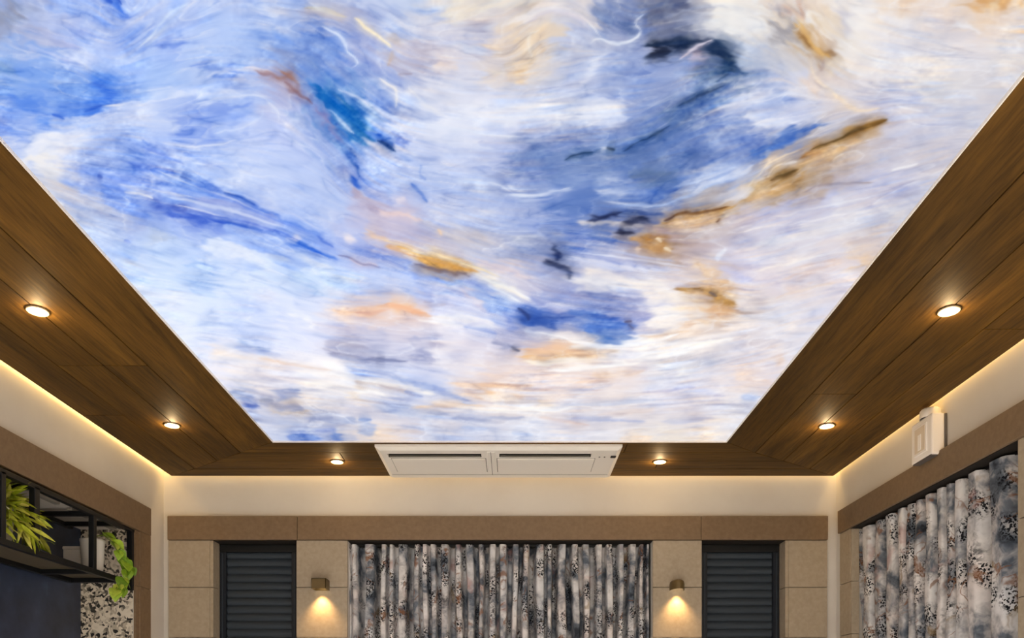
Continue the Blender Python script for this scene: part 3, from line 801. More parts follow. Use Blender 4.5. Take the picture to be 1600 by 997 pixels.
def paint_sheet():
    rng = np.random.default_rng(11)
    us = np.arange(SU0, SU1, SRES); vs = np.arange(SV0, SV1, SRES)
    H, W = len(vs), len(us)
    # ---- washes, evaluated on a coarse grid; beyond the described part the sheet mirrors itself
    pts, cols = [], []
    for v, s in WASH.items():
        t = s.split()
        for i in range(0, len(t), 2):
            pts.append((float(t[i]), float(v))); cols.append(hexlin(t[i + 1]))
    pts = np.array(pts); cols = np.array(cols)
    cu = np.arange(-16, 1640, 12.0); cv = np.arange(-16, 720, 12.0)
    A, B = np.meshgrid(cu, cv)
    wsum = np.zeros(A.shape); csum = np.zeros(A.shape + (3,))
    for p, c in zip(pts, cols):
        d2 = ((A - p[0]) / 30.0) ** 2 + ((B - p[1]) / 22.0) ** 2
        w = np.exp(-d2 * .5) + 2e-3 / (1 + d2) ** 2
        wsum += w; csum += w[..., None] * c
    coarse = csum / wsum[..., None]
    strokes = []
    for line in STROKES.strip().splitlines():
        t = line.split()
        strokes.append((hexlin(t[0].lstrip('!')), float(t[1]), float(t[2]), float(t[3]), np.array([[float(q) for q in p.split(',')] for p in t[4:]]), t[0][0] == '!'))
    # ---- flow: directions of the strokes, spread out (double angle mean)
    fu = np.arange(-40, 1660, 16.0); fv = np.arange(-40, 740, 16.0)
    FA, FB = np.meshgrid(fu, fv)
    cs = np.full(FA.shape, .02); sn = np.full(FA.shape, .006)
    for c, a, wl, wr, P, late in strokes:
        for p, q in zip(P[:-1], P[1:]):
            d = q - p; L = np.hypot(*d)
            if L < 1: continue
            ang = np.arctan2(d[1], d[0]); m = (p + q) / 2
            w = a * L * np.exp(-(((FA - m[0]) ** 2 + (FB - m[1]) ** 2) / (2 * (21 + L * .34) ** 2))) / 20
            cs += w * np.cos(2 * ang); sn += w * np.sin(2 * ang)
    th = np.arctan2(sn, cs) / 2
    # ---- the sheet at full size
    U, V = np.meshgrid(us, vs)
    Um = np.where(U < 0, -U * .8, np.where(U > 1600, 3200 - U, U)); Vm = np.abs(V)
    n1 = [smooth_noise(rng, (H, W), 70 / SRES) for _ in range(2)]
    n2 = [smooth_noise(rng, (H, W), 24 / SRES) for _ in range(2)]
    n3 = [smooth_noise(rng, (H, W), 9 / SRES) for _ in range(2)]
    n4 = [smooth_noise(rng, (H, W), 4 / SRES) for _ in range(2)]
    per = np.clip(1.15 - Vm / 900, .35, 1)                      # the pattern is finer away from the front edge
    bu = Um + (9 * n1[0] + 9 * n2[0] + 4 * n3[0]); bv = Vm + (7 * n1[1] + 6 * n2[1] + 3 * n3[1]) * per
    img = bilerp(coarse, (bv - cv[0]) / 12.0, (bu - cu[0]) / 12.0)
    c2 = bilerp(np.cos(2 * th), (Vm - fv[0]) / 16, (Um - fu[0]) / 16); s2 = bilerp(np.sin(2 * th), (Vm - fv[0]) / 16, (Um - fu[0]) / 16)
    ang = np.arctan2(s2, c2) / 2
    dx, dy = np.cos(ang), np.sin(ang)
    # signs for the mirrored parts
    dx = np.where((U < 0) | (U > 1600), -dx, dx); dy = np.where(V < 0, -dy, dy)
    # streaks: noise smeared along the flow
    jj, ii = np.meshgrid(np.arange(W, dtype=float), np.arange(H, dtype=float))
    def lic(src, n, step):
        out = src.copy(); tot = 1.0
        for sgn in (1, -1):
            x = jj.copy(); y = ii.copy(); px, py = dx.copy(), dy.copy()
            for k in range(n):
                vx = bilerp(dx, y, x); vy = bilerp(dy, y, x)
                flip = np.where(vx * px + vy * py < 0, -1, 1); vx = vx * flip; vy = vy * flip
                px, py = vx, vy
                x = x + sgn * step * vx; y = y + sgn * step * vy
                w = np.cos((k + 1) / (n + 1) * np.pi / 2)
                out = out + w * bilerp(src, y, x)
                tot += w
        return out / tot
    rowmap = (vs + 16) / SRES; rowmap = rowmap * (1 + .0011 * (vs + 16))          # finer across the flow towards the far edge
    H2 = int(rowmap.max()) + 4
    def nf(cell):
        a = smooth_noise(rng, (H2, W), cell / SRES); r = rowmap.astype(int); fr = (rowmap - r)[:, None]
        return a[r] * (1 - fr) + a[r + 1] * fr
    nz = np.stack([nf(q) for q in (3.2, 7, 14, 6, 22)], -1)
    nz = bilerp(nz, ii + 7 * n2[1] / SRES, jj + 7 * n2[0] / SRES)
    st = lic(nz, 9, 3.4 / SRES)
    st = st / st.reshape(-1, 5).std(0)
    # ---- strokes on the described part only (mirrored lookups paint the rest)
    wu_b = Um + (2.6 * n2[0] + 1.8 * n3[0] + .8 * n4[0]); wv_b = Vm + (2.0 * n2[1] + 1.4 * n3[1] + .7 * n4[1]) * per
    wu_s = Um + (2.4 * n2[0] + .5 * n3[0]); wv_s = Vm + (1.8 * n2[1] + .4 * n3[1]) * per
    def lay(c, a, wl, wr, P):
        wu, wv = (wu_b, wv_b) if max(wl, wr) > 3.1 else (wu_s, wv_s)
        R = max(wl, wr) * 1.6 + 14
        R = max(wl, wr) * 4.5 + 14
        x0, y0 = P.min(0) - R; x1, y1 = P.max(0) + R
        m = (wu > x0) & (wu < x1) & (wv > y0) & (wv < y1)
        if not m.any(): return
        # smooth the polyline a little
        Q = P
        for _ in range(3):
            if len(Q) > 2:
                Q = np.concatenate([Q[:1], np.stack([Q[:-1] * .75 + Q[1:] * .25, Q[:-1] * .25 + Q[1:] * .75], 1).reshape(-1, 2), Q[-1:]])
        x = wu[m]; y = wv[m]
        seg = np.hypot(*(Q[1:] - Q[:-1]).T); T = max(seg.sum(), 1e-6); acc = 0
        best = np.full(x.shape, 1e9); side = np.zeros(x.shape); tt = np.zeros(x.shape)
        for i, (p, q) in enumerate(zip(Q[:-1], Q[1:])):
            d = q - p; L2 = max((d ** 2).sum(), 1e-6)
            t = np.clip(((x - p[0]) * d[0] + (y - p[1]) * d[1]) / L2, 0, 1)
            ex = x - p[0] - t * d[0]; ey = y - p[1] - t * d[1]
            dd = np.hypot(ex, ey); up = dd < best
            best = np.where(up, dd, best); tt = np.where(up, (acc + t * seg[i]) / T, tt)
            side = np.where(up, d[0] * ey - d[1] * ex, side); acc += seg[i]
        w = np.where(side < 0, wl, wr)
        big = max(wl, wr)
        e = np.clip(tt * (1 - tt) * 4, 0, 1)
        taper = (.45 + .75 * np.sqrt(e)) if big > 9 else (.04 + 1.16 * e ** .6)
        w = w * (1.22 if 3.1 < big <= 5.5 else 1.05) * taper * np.clip(1 + (.3 if big > 5.5 else .16) * st[..., 1][m] + .12 * st[..., 0][m], .35, 2)
        k = np.clip((w * 1.5 - best) / (w * (1.0 if big > 5.5 else 1.25) + .4), 0, 1)
        k = k * k * (3 - 2 * k)
        k = np.maximum(k * np.clip(e * 3 + .25, 0, 1), .34 * np.exp(-(best / (w * 2.4 + .8)) ** 2) * np.clip(e * 2 + .1, 0, 1))
        k = k * a * np.clip(.97 + (.22 if big > 5.5 else .1) * st[..., 1][m] + .12 * st[..., 2][m], .3, 1.08)
        k = np.clip(k, 0, 1)[:, None]
        img[m] = img[m] * (1 - k) + c * k
    def drag(al, ac):                                           # pull the paint along and across the flow, unevenly
        sa = .75 * st[..., 1] + .5 * st[..., 0] + .4 * st[..., 2]; sc = .6 * st[..., 3] + .6 * st[..., 4]
        return bilerp(img, ii + (dy * sa * al + dx * sc * ac * .8) / SRES, jj + (dx * sa * al - dy * sc * ac) / SRES)
    for s in strokes:
        if not s[5] and max(s[2], s[3]) > 5.5: lay(*s[:5])
    img[:] = drag(5.5, 4.0); img[:] = lic(img, 2, 2.0 / SRES)
    m1 = [nf(17) for _ in range(2)]; m2 = [nf(8) for _ in range(2)]; m3 = [nf(4.2) for _ in range(2)]
    img[:] = bilerp(img, ii + (2.2 * m1[1] + 1.4 * m2[1] + .8 * m3[1]) * per / SRES, jj + (2.6 * m1[0] + 1.7 * m2[0] + .9 * m3[0]) / SRES)
    for s in strokes:
        if not s[5] and 3.1 < max(s[2], s[3]) <= 5.5: lay(*s[:5])
    for s in strokes:                                           # ! marks a crisp late stroke
        if s[5] and max(s[2], s[3]) > 3.1: lay(*s[:5])
    img[:] = drag(3.2, 1.6)
    img[:] = img * .5 + lic(img, 3, 1.6 / SRES) * .5
    img[:] = bilerp(img, ii + (.7 * m1[1] + .5 * m2[1] + .35 * m3[1]) * per / SRES, jj + (.8 * m1[0] + .6 * m2[0] + .4 * m3[0]) / SRES)
    for s in strokes:
        if max(s[2], s[3]) <= 3.1: lay(*s[:5])
    img[:] = img * .6 + lic(img, 2, 1.3 / SRES) * .4
    # ---- silky wisps: pale ones lift towards white, deeper ones sink to the blue or tan around them
    lum = img.mean(-1, keepdims=True)
    sat = (img.max(-1, keepdims=True) - img.min(-1, keepdims=True))
    patch = np.clip(.75 + .45 * n1[0] + .3 * n2[0], .15, 1.8)[..., None]
    wv1 = (.32 * st[..., 0] + .5 * st[..., 1] + .6 * st[..., 2] + .55 * st[..., 4])[..., None] * patch
    amt = (.03 + .055 * np.clip(sat * 1.6, 0, 1)) * (1 + .7 * np.clip((Vm - 380) / 200, 0, 1)[..., None])
    up = np.clip(wv1, 0, 3) * amt; dn = np.clip(-wv1, 0, 3) * amt
    img[:] = img + (np.array([.96, .96, .995]) - img) * np.clip(up * 1.7, 0, .65) * np.clip(lum * 2.0 - .55, .25, 1)
    deep = np.clip(img + (img - lum) * .25 - np.array([.17, .15, .10]), 0, 1)
    img[:] = img + (deep - img) * np.clip(dn * 4.5, 0, .75) * np.clip(lum * 1.9 - .55, .12, 1)
    # marbling: bands and thin lines of a stirred noise pulled out along the flow
    for cell, freq, ab, ap, ad in ((80, 2.4, .060, .30, .10), (40, 2.6, .055, .50, .30), (22, 2.6, .040, .42, .26), (12, 2.2, .024, .26, .16)):
        f = nf(cell)
        f = bilerp(f, ii + (7 * n2[1] + 14 * n1[1] + 2 * n3[1]) * per / SRES, jj + (10 * n2[0] + 22 * n1[0] + 2 * n3[0]) / SRES)
        f = lic(f[..., None], 11, 4.0 / SRES)[..., 0]; f = f / f.std() + .10 * st[..., 1] + .05 * st[..., 0]
        g = np.clip(.45 + .75 * nf(64), 0, 1.2); g2 = np.clip(.30 + .8 * nf(38), 0, 1.2)
        ph = f * freq
        band = np.cos(ph)
        saw = (ph / (2 * np.pi)) % 1.0                               # soft on one side, crisp on the other
        veil = np.exp(-saw * 5.0) * np.clip(saw * 26, 0, 1)
        line = np.exp(-((np.minimum(saw, 1 - saw)) / .03) ** 2)
        dline = np.exp(-((saw - .52) / .05) ** 2)
        img[:] = img + (np.array([.955, .96, .995]) - img) * (ap * (.55 * line + .42 * veil) * g)[..., None] * np.clip(lum * 2.0 - .55, .25, 1)
        dk = np.clip(img - np.array([.22, .18, .10]) * (.6 + 1.2 * sat), 0, 1)
        img[:] = img + (dk - img) * np.clip(ad * (.45 + 2.2 * sat[..., 0]) * dline * g2 + ab * 4 * np.clip(-band, 0, 1) * g2, 0, .9)[..., None] * np.clip(lum * 1.9 - .55, .12, 1)
    tone = np.clip((Vm - 330) / 200, 0, 1)[..., None]               # the far part of the print is paler, with crisper streaks
    img[:] = img + tone * (.16 * np.maximum(img - .86, -.16) + .022)
    lum = img.mean(-1, keepdims=True); img[:] = img + (lum - img) * np.maximum(.20 * (1 - .5 * tone) * np.clip((Um[..., None] - 600) / 200, 0, 1), .22 * np.clip((Vm[..., None] - 470) / 100, 0, 1))
    mott = (m3[0] * .45 + m2[0] * .6 + .55 * m1[0] + .4 * n2[0])[..., None] * (.012 + .075 * np.clip(np.minimum(sat, .9 - sat) - .08, 0, .3)) * patch
    img[:] = img + mott * np.array([1.1, 1.0, .6])
    warm = st[..., 3][..., None] * .011 * patch
    img[:] = np.clip(img + warm * np.array([1, .1, -1.1]), 0.01, 1)
    return img, us, vs
# ------------------------------------------------------------------ the setting
H = lambda z: EYE + z                        # heights are given relative to the eye level
XL, XR, YB, YR = -1.905, 1.775, 4.20, -2.10  # wall planes
WOOD = 1.254; TOP = 1.50
def structure(o): o['kind'] = 'structure'; return o

# floor and the wall behind the camera
structure(MB().box(XL - .5, XR + .4, YR - .12, YB + .4, -.06, 0).build('floor', M['floor']))
structure(MB().box(XL - .5, XR + .4, YR - .12, YR, 0, H(TOP)).build('wall_rear', M['plaster']))

# back wall with two door openings and the curtain recess
LO = (-1.644, -1.174); CO = (-.895, .766); RO = (1.034, 1.505); FB = .909
wb = MB()
plate(wb, lambda u, v, d: (u, d, v), [XL - .12, LO[0], LO[1], CO[0], CO[1], RO[0], RO[1], XR + .12], [0, H(FB), H(TOP)],
      [(a, b, -1, H(FB)) for a, b in (LO, CO, RO)], YB, YB + .14)
wb.box(XL - .12, XR + .12, YB + .24, YB + .28, 0, H(TOP))
wall_back = structure(wb.build('wall_back', M['plaster']))
SEAMS = [.652, .38, .11, -.16, -.43, -.70, -.97, -1.24]
def rows(top): 
    z = [top] + [s for s in SEAMS if s < top] + [-1.30]
    return [(z[i + 1] + .0015, z[i] - .0015) for i in range(len(z) - 1) if z[i] - z[i + 1] > .02]
panel_rows = rows(FB)
for a, b in ((-1.872, LO[0]), (LO[1], CO[0]), (CO[1], RO[0]), (RO[1], 1.717)):
    for z0, z1 in panel_rows:
        MB().box(a + .001, b - .001, YB - .02, YB, H(z0), H(z1)).build('panel', M['stone'], wall_back, bevel=.0012)
for x0, x1 in ((LO[0] - .0, LO[0] + .018), (RO[1] - .018, RO[1])):           # stone returns inside the door openings
    for z0, z1 in panel_rows:
        MB().box(x0, x1, YB - .0195, YB + .072, H(z0), H(z1)).build('panel', M['stone'], wall_back, bevel=.001)
for a, b in ((-1.872, -1.166), (-1.166, 1.027), (1.027, 1.717)):
    MB().box(a + .001, b - .001, YB - .032, YB, H(FB), H(1.038)).build('fascia_board', M['fascia'], wall_back, bevel=.0015)

# right wall: fascia, panels either side of the curtain
RC = (2.666, 3.985)                                                        # curtain opening
wr = MB()
plate(wr, lambda u, v, d: (d, u, v), [YR, RC[0], RC[1], YB], [0, H(.928), H(TOP)], [(RC[0], RC[1], -1, H(.928))], XR, XR + .12)
wr.box(XR + .20, XR + .24, YR, YB, 0, H(TOP)); wr.box(XR + .10, XR + .24, YR, YR + .04, 0, H(TOP))
wall_right = structure(wr.build('wall_right', M['plaster']))
cols = [(RC[1], 4.113)] + [(RC[0] - .62 * (k + 1), RC[0] - .62 * k) for k in range(7)]
for a, b in cols:
    for z0, z1 in rows(.928):
        MB().box(XR - .02, XR, a + .001, b - .001, H(z0), H(z1)).build('panel', M['stone'], wall_right, bevel=.0012)
for a, b in ((1.3, 4.113), (YR + .02, 1.3)):
    MB().box(XR - .032, XR, a + .001, b - .001, H(.928), H(1.048)).build('fascia_board', M['fascia'], wall_right, bevel=.0015)

# left wall with the planted niche
NY0, NY1, NX = 1.20, 3.867, -2.169                                        # niche: near end, far end, back plane
NTOP, NBOT = .893, -.45
wl = MB()
plate(wl, lambda u, v, d: (d, u, v), [YR, NY0, NY1, YB], [0, H(NBOT), H(NTOP), H(TOP)], [(NY0, NY1, H(NBOT), H(NTOP))], XL - .06, XL)
wall_left = structure(wl.build('wall_left', M['plaster']))
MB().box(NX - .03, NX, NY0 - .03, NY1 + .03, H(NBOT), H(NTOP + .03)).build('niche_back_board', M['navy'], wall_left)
MB().box(NX, XL - .004, NY1 - .004, NY1 + .02, H(NBOT), H(NTOP + .03)).build('niche_end_mosaic', M['speckle'], wall_left)
MB().box(NX, XL - .06, NY0 - .03, NY0, H(NBOT), H(NTOP + .03)).build('niche_end_board', M['stone'], wall_left)
MB().box(NX, XL - .06, NY0, NY1, H(NTOP), H(NTOP + .03)).build('niche_soffit', M['plaster'], wall_left)
MB().box(NX, XL + .03, NY0, NY1, H(NBOT - .03), H(NBOT)).build('niche_sill', M['fascia'], wall_left, bevel=.002)
for a, b in ((1.0, 4.01), (YR + .02, 1.0)):
    MB().box(XL, XL + .022, a + .001, b - .001, H(NTOP), H(1.0355)).build('fascia_board', M['fascia'], wall_left, bevel=.0015)
for z0, z1 in ((.612, NTOP), (-.1, .612), (-.8, -.1), (-1.3, -.8)):
    MB().box(XL, XL + .020, NY1 + .028, 4.01, H(z0 + .001), H(z1 - .001)).build('fascia_board', M['fascia'], wall_left, bevel=.0012)
    MB().box(XL, XL + .013, NY1 - .002, NY1 + .026, H(z0 + .001), H(z1 - .001)).build('edge_strip', M['fascia'], wall_left, bevel=.001)
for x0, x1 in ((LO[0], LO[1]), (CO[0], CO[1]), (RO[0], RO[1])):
    MB().box(x0, x1, YB - .018, YB + .14, H(FB - .003), H(FB)).build('opening_shade_strip', M['dark'], wall_back)  # dark strips colour in the shade under the opening heads
MB().box(XR - .018, XR + .12, RC[0], RC[1], H(.925), H(.928)).build('opening_shade_strip', M['dark'], wall_right)
for z0, z1 in rows(.925): MB().box(XR - .0195, XR + .02, RC[1] - .015, RC[1], H(z0), H(z1)).build('panel', M['stone'], wall_right, bevel=.001)
for z0, z1 in ((-.8, NBOT - .03), (-1.3, -.8)):
    MB().box(XL, XL + .02, NY0, NY1, H(z0 + .001), H(z1 - .001)).build('panel', M['stone'], wall_left, bevel=.001)
for k in range(3):
    a = NY0 - 1.05 * (k + 1)
    for z0, z1 in rows(NTOP): MB().box(XL, XL + .02, a + .001, a + 1.049, H(z0), H(z1)).build('panel', M['stone'], wall_left, bevel=.001)

# ceiling: slab, dropped timber border with its planks
PX0, PX1, PY0, PY1 = -1.133, 1.017, -1.35, 3.635                          # the opening for the backlit print
WX0, WX1, WY0, WY1 = -1.85, 1.745, -2.03, 4.168                           # outer edge of the timber
ce = MB().box(XL - .5, XR + .4, YR - .12, YB + .4, H(TOP), H(TOP + .06))
ce_o = structure(ce.build('ceiling', M['plaster']))
core = MB()
plate(core, lambda u, v, d: (u, v, d), [WX0 + .004, PX0 - .004, PX1 + .004, WX1 - .004], [WY0 + .004, PY0 - .004, PY1 + .004, WY1 - .004],
      [(PX0 - .01, PX1 + .01, PY0 - .01, PY1 + .01)], H(WOOD + .012), H(WOOD + .03))
core.build('border_core', M['dark'], ce_o)
EL = [-1.133, -1.338, -1.5, -1.67, -1.85]; ER = [1.017, 1.2, 1.381, 1.565, 1.745]
EB = [3.635, 3.787, 3.91, 4.04, 4.168]; EF = [-1.35, -1.54, -1.70, -1.87, -2.03]
G = .002
def plank(poly, mat):
    c = Vector((sum(p[0] for p in poly) / len(poly), sum(p[1] for p in poly) / len(poly)))
    pl = MB().prism(poly, H(WOOD), H(WOOD + .012)); return pl.build('plank', mat, ce_o, bevel=.0007)
JL = [[1.05], [2.82, .4], [2.82, -.3], [1.6, 3.3]]; JR = [[.9], [3.077, 1.0], [2.0, -.2], [2.55, .7]]
def side(E, J, sgn):
    for i in range(4):
        a, b = E[i] + sgn * G, E[i + 1] - sgn * G
        ys = sorted(J[i])
        lim = [None] + ys + [None]
        for k in range(len(lim) - 1):
            lo = (EF[i] + G, EF[i + 1] + G) if lim[k] is None else (lim[k] + G, lim[k] + G)
            hi = (EB[i] - G, EB[i + 1] - G) if lim[k + 1] is None else (lim[k + 1] - G, lim[k + 1] - G)
            plank([(a, lo[0]), (b, lo[1]), (b, hi[1]), (a, hi[0])], M['wood_y'])
side(EL, JL, -1); side(ER, JR, 1)
for E, jn, s in ((EB, [[.55], [-.85], [.75], [-.3]], 1), (EF, [[0], [.5], [-.4], [.3]], -1)):
    for i in range(4):
        a, b = E[i] + s * G, E[i + 1] - s * G
        lim = [None] + sorted(jn[i]) + [None]
        for k in range(len(lim) - 1):
            lo = (EL[i] + G, EL[i + 1] + G) if lim[k] is None else (lim[k] + G, lim[k] + G)
            hi = (ER[i] - G, ER[i + 1] - G) if lim[k + 1] is None else (lim[k + 1] - G, lim[k + 1] - G)
            plank([(lo[0], a), (hi[0], a), (hi[1], b), (lo[1], b)], M['wood_x'])
# the cove: a warm strip above the gap between timber and wall, on each side
def strip(name, x, y, length, rz, wdt):
    d = bpy.data.lights.new(name, 'AREA'); d.shape = 'RECTANGLE'; d.size = length; d.size_y = wdt
    d.energy = COVE_W * length; d.color = COVE_COL
    o = bpy.data.objects.new(name, d); o.location = (x, y, H(WOOD + .045)); o.rotation_euler = (0, 0, rz); link(o)
strip('cove_strip', XL + .012, (YB + YR) / 2, YB - YR - .03, math.pi / 2, .012)
strip('cove_strip', XR - .011, (YB + YR) / 2, YB - YR - .03, math.pi / 2, .014)
strip('cove_strip', (XL + XR) / 2, YB - .011, XR - XL - .03, 0, .014)
strip('cove_strip', (XL + XR) / 2, (YR + WY0) / 2, XR - XL - .1, 0, .02)
# ------------------------------------------------------------------ the backlit print
def make_print():
    img, us, vs = paint_sheet()
    lin = np.where(img <= .04045, img / 12.92, ((img + .055) / 1.055) ** 2.4)
    nx = 760
    xs = np.linspace(PX0 - .02, PX1 + .02, nx)
    inv = np.arange(1 / (PY1 + .02), 1 / 1.33, (1 / 1.33 - 1 / (PY1 + .02)) / 520)
    ys = np.concatenate([1 / inv, np.arange(1.32, PY0 - .02, -.012)])
    X, Y = np.meshgrid(xs, ys)
    Yp = np.where(Y < 1.37, 1.37 + (1.37 - Y) * .85, Y); Yp = np.where(Yp > 3.6, 7.2 - Yp, Yp)   # nearer than the described part the sheet repeats mirrored
    u = 800 + F * X / Yp; v = 1105 - F * WOOD / Yp
    u = np.where(u < 0, -u, u); u = np.where(u > 1600, 3200 - u, u)
    colr = bilerp(lin, (v - SV0) / SRES, (u - SU0) / SRES)
    h, w_ = X.shape
    co = np.stack([X, Y, np.full_like(X, H(WOOD + .006))], -1).reshape(-1, 3).astype(np.float32)
    a = (np.arange(h - 1)[:, None] * w_ + np.arange(w_ - 1)[None, :]).reshape(-1)
    fv = np.stack([a, a + 1, a + w_ + 1, a + w_], -1).astype(np.int32)
    me = bpy.data.meshes.new('printed_sheet')
    me.vertices.add(len(co)); me.vertices.foreach_set('co', co.ravel())
    me.loops.add(fv.size); me.loops.foreach_set('vertex_index', fv.ravel())
    me.polygons.add(len(fv)); me.polygons.foreach_set('loop_start', np.arange(0, fv.size, 4, dtype=np.int32))
    me.update(calc_edges=True)
    at = me.color_attributes.new('print_colour', 'FLOAT_COLOR', 'POINT')
    rgba = np.concatenate([colr.reshape(-1, 3), np.ones((len(co), 1))], 1).astype(np.float32)
    at.data.foreach_set('color', rgba.ravel())
    m = bpy.data.materials.new('backlit_marble_print'); m.use_nodes = True; n = m.node_tree.nodes; l = m.node_tree.links
    n.remove(n['Principled BSDF'])
    e = n.new('ShaderNodeEmission'); e.inputs[1].default_value = PANEL_GLOW
    ca = n.new('ShaderNodeVertexColor'); ca.layer_name = 'print_colour'
    l.new(ca.outputs[0], e.inputs[0]); l.new(e.outputs[0], n['Material Output'].inputs[0])
    m.cycles.emission_sampling = 'NONE'
    me.materials.append(m)
    o = link(bpy.data.objects.new('backlit_ceiling_print', me))
    tag(o, 'large backlit ceiling print of blue, white and gold marbled swirls inside the timber border', 'light panel')
    fr = MB()
    t = .003
    plate(fr, lambda u, v, d: (u, v, d), [PX0, PX0 + t, PX1 - t, PX1], [PY0, PY0 + t, PY1 - t, PY1], [(PX0 + t, PX1 - t, PY0 + t, PY1 - t)], H(WOOD - .002), H(WOOD + .012))
    fr.build('edge_profile', M['white'], o)
    return o
make_print()

# ------------------------------------------------------------------ recessed downlights
def lamp_light(parent, kind, loc, energy, color, **kw):
    d = bpy.data.lights.new('lamp', kind); d.energy = energy; d.color = color
    for k, v in kw.items(): setattr(d, k, v)
    o = bpy.data.objects.new('lamp', d); o.location = loc; link(o, parent); return o
def make_downlight():
    r = empty('downlight', (0, 0, 0))
    MB().lathe([(.036, 0), (.039, -.0015), (.039, -.004), (.0365, -.0055), (.032, -.004), (.031, -.002)], 28).build('trim_ring', M['ring'], r, smooth=True)
    MB().lathe([(.0305, -.0025), (.027, -.0042), (.018, -.0052), (.0005, -.0056)], 24).build('lens', M['lens'], r, smooth=True)
    return r
def add_lamps(r):
    wide = r['label'] == fill_label
    lamp_light(r, 'SPOT', (0, 0, -.02), FILL_W if wide else SPOT_W, WARM, spot_size=math.radians(125 if wide else 44), spot_blend=1.0, shadow_soft_size=.03)
    lamp_light(r, 'POINT', (0, 0, -.024), HALO_W, HALO_COL, shadow_soft_size=.008)
dl0 = make_downlight()
spots = [(-1.499, 2.427, 'recessed downlight in the left timber border, nearer the camera'),
         (-1.51, 3.412, 'recessed downlight in the left timber border, nearer the far corner'),
         (-.892, 3.919, 'recessed downlight in the far timber border, left of the air conditioner'),
         (.754, 3.919, 'recessed downlight in the far timber border, right of the air conditioner'),
         (1.402, 3.42, 'recessed downlight in the right timber border, nearer the far corner'),
         (1.381, 2.427, 'recessed downlight in the right timber border, nearer the camera')]
fill_label = 'added wide fill downlight out of view, behind and beside the camera'
spots += [(x, y, fill_label) for x in (-1.5, 1.385) for y in (1.44, .45, -.54, -1.5)] + [(-.6, -1.75, fill_label), (.6, -1.75, fill_label)]  # unseen downlights added with wide beams to fill the room from the camera side
for i, (x, y, lab) in enumerate(spots):
    if i == 0: o = dl0
    else:
        o = link(dl0.copy())
        for ch in dl0.children:
            if ch.type == 'MESH': link(ch.copy(), o)
    o.location = (x, y, H(WOOD)); o.scale = (.84, .84, 1); tag(o, lab, 'downlight', 'recessed downlights in the timber border')
for o in [o for o in C.objects if o.name.startswith('downlight') and o.type == 'EMPTY']: add_lamps(o)

# ------------------------------------------------------------------ ceiling cassette air conditioner
ac = empty('air_conditioner', (0, 0, 0))
tag(ac, 'long white ceiling cassette air conditioner with two grilles at the far edge of the ceiling', 'air conditioner')
AX0, AX1, AY0, AY1 = -.655, .527, 3.662, 4.137; AZ = 1.230
SL = [(-.606, -.15), (-.062, .386)]; SY = (3.729, 3.782)
body = MB()
body.box(AX0 + .012, AX1 - .012, AY0 + .012, AY1 - .012, H(1.246), H(WOOD))
face = MB()
plate(face, lambda u, v, d: (u, v, d), [AX0 + .02, SL[0][0], SL[0][1], SL[1][0], SL[1][1], AX1 - .02], [AY0 + .02, SY[0], SY[1], AY1 - .02],
      [(a, b, SY[0], SY[1]) for a, b in SL], H(AZ), H(1.247))
# sloped rim around the face
o4 = [(AX0, AY0), (AX1, AY0), (AX1, AY1), (AX0, AY1)]; i4 = [(AX0 + .02, AY0 + .02), (AX1 - .02, AY0 + .02), (AX1 - .02, AY1 - .02), (AX0 + .02, AY1 - .02)]
vs_ = [(x, y, H(1.2535)) for x, y in o4] + [(x, y, H(1.242)) for x, y in o4] + [(x, y, H(AZ)) for x, y in i4]
face.add(vs_, [(i, (i + 1) % 4, 4 + (i + 1) % 4, 4 + i) for i in range(4)] + [(4 + i, 4 + (i + 1) % 4, 8 + (i + 1) % 4, 8 + i) for i in range(4)])
body.build('housing', M['ac_dark'], ac)
panel = face.build('front_panel', M['ac'], ac)
for (a, b), (fa, fb) in zip(SL, ((-.598, -.128), (-.076, .412))):
    MB().box(a, b, SY[1] - .006, SY[1] - .0005, H(AZ + .0005), H(1.2465)).build('slot_liner', M['ac_dark'], panel)
    MB().box(a + .004, b - .004, SY[1] - .016, SY[1] - .008, H(AZ + .001), H(AZ + .004)).build('louvre', M['ac_grey'], panel, bevel=.001)
    g = MB().box(fa, fb, 3.795, 4.015, H(AZ - .0005), H(AZ + .004)).build('flap_gap', M['grey'], ac)
    MB().box(fa + .003, fb - .003, 3.798, 4.012, H(AZ - .005), H(AZ + .002)).build('flap', M['ac'], ac, bevel=.0015)
MB().box(-.121, -.083, 3.70, 4.05, H(AZ - .003), H(AZ + .002)).build('centre_rib', M['ac'], ac, bevel=.0015)
MB().box(-.104, -.1015, 3.70, 4.05, H(AZ - .0035), H(AZ - .001)).build('rib_groove', M['grey'], ac)
MB().box(AX0 + .022, AX1 - .022, 4.062, 4.066, H(AZ - .0005), H(AZ + .003)).build('seam', M['grey'], panel)
MB().box(.484, .510, 3.757, 3.784, H(AZ - .004), H(AZ + .002)).build('sensor_window', M['black'], panel, bevel=.002)['label'] = 'small dark sensor window at the right end'
for x in (.43, .455): MB().lathe([(.004, .001), (.004, -.002), (.0003, -.003)], 10, (x, 3.775, H(AZ))).build('indicator', M['grey'], panel)

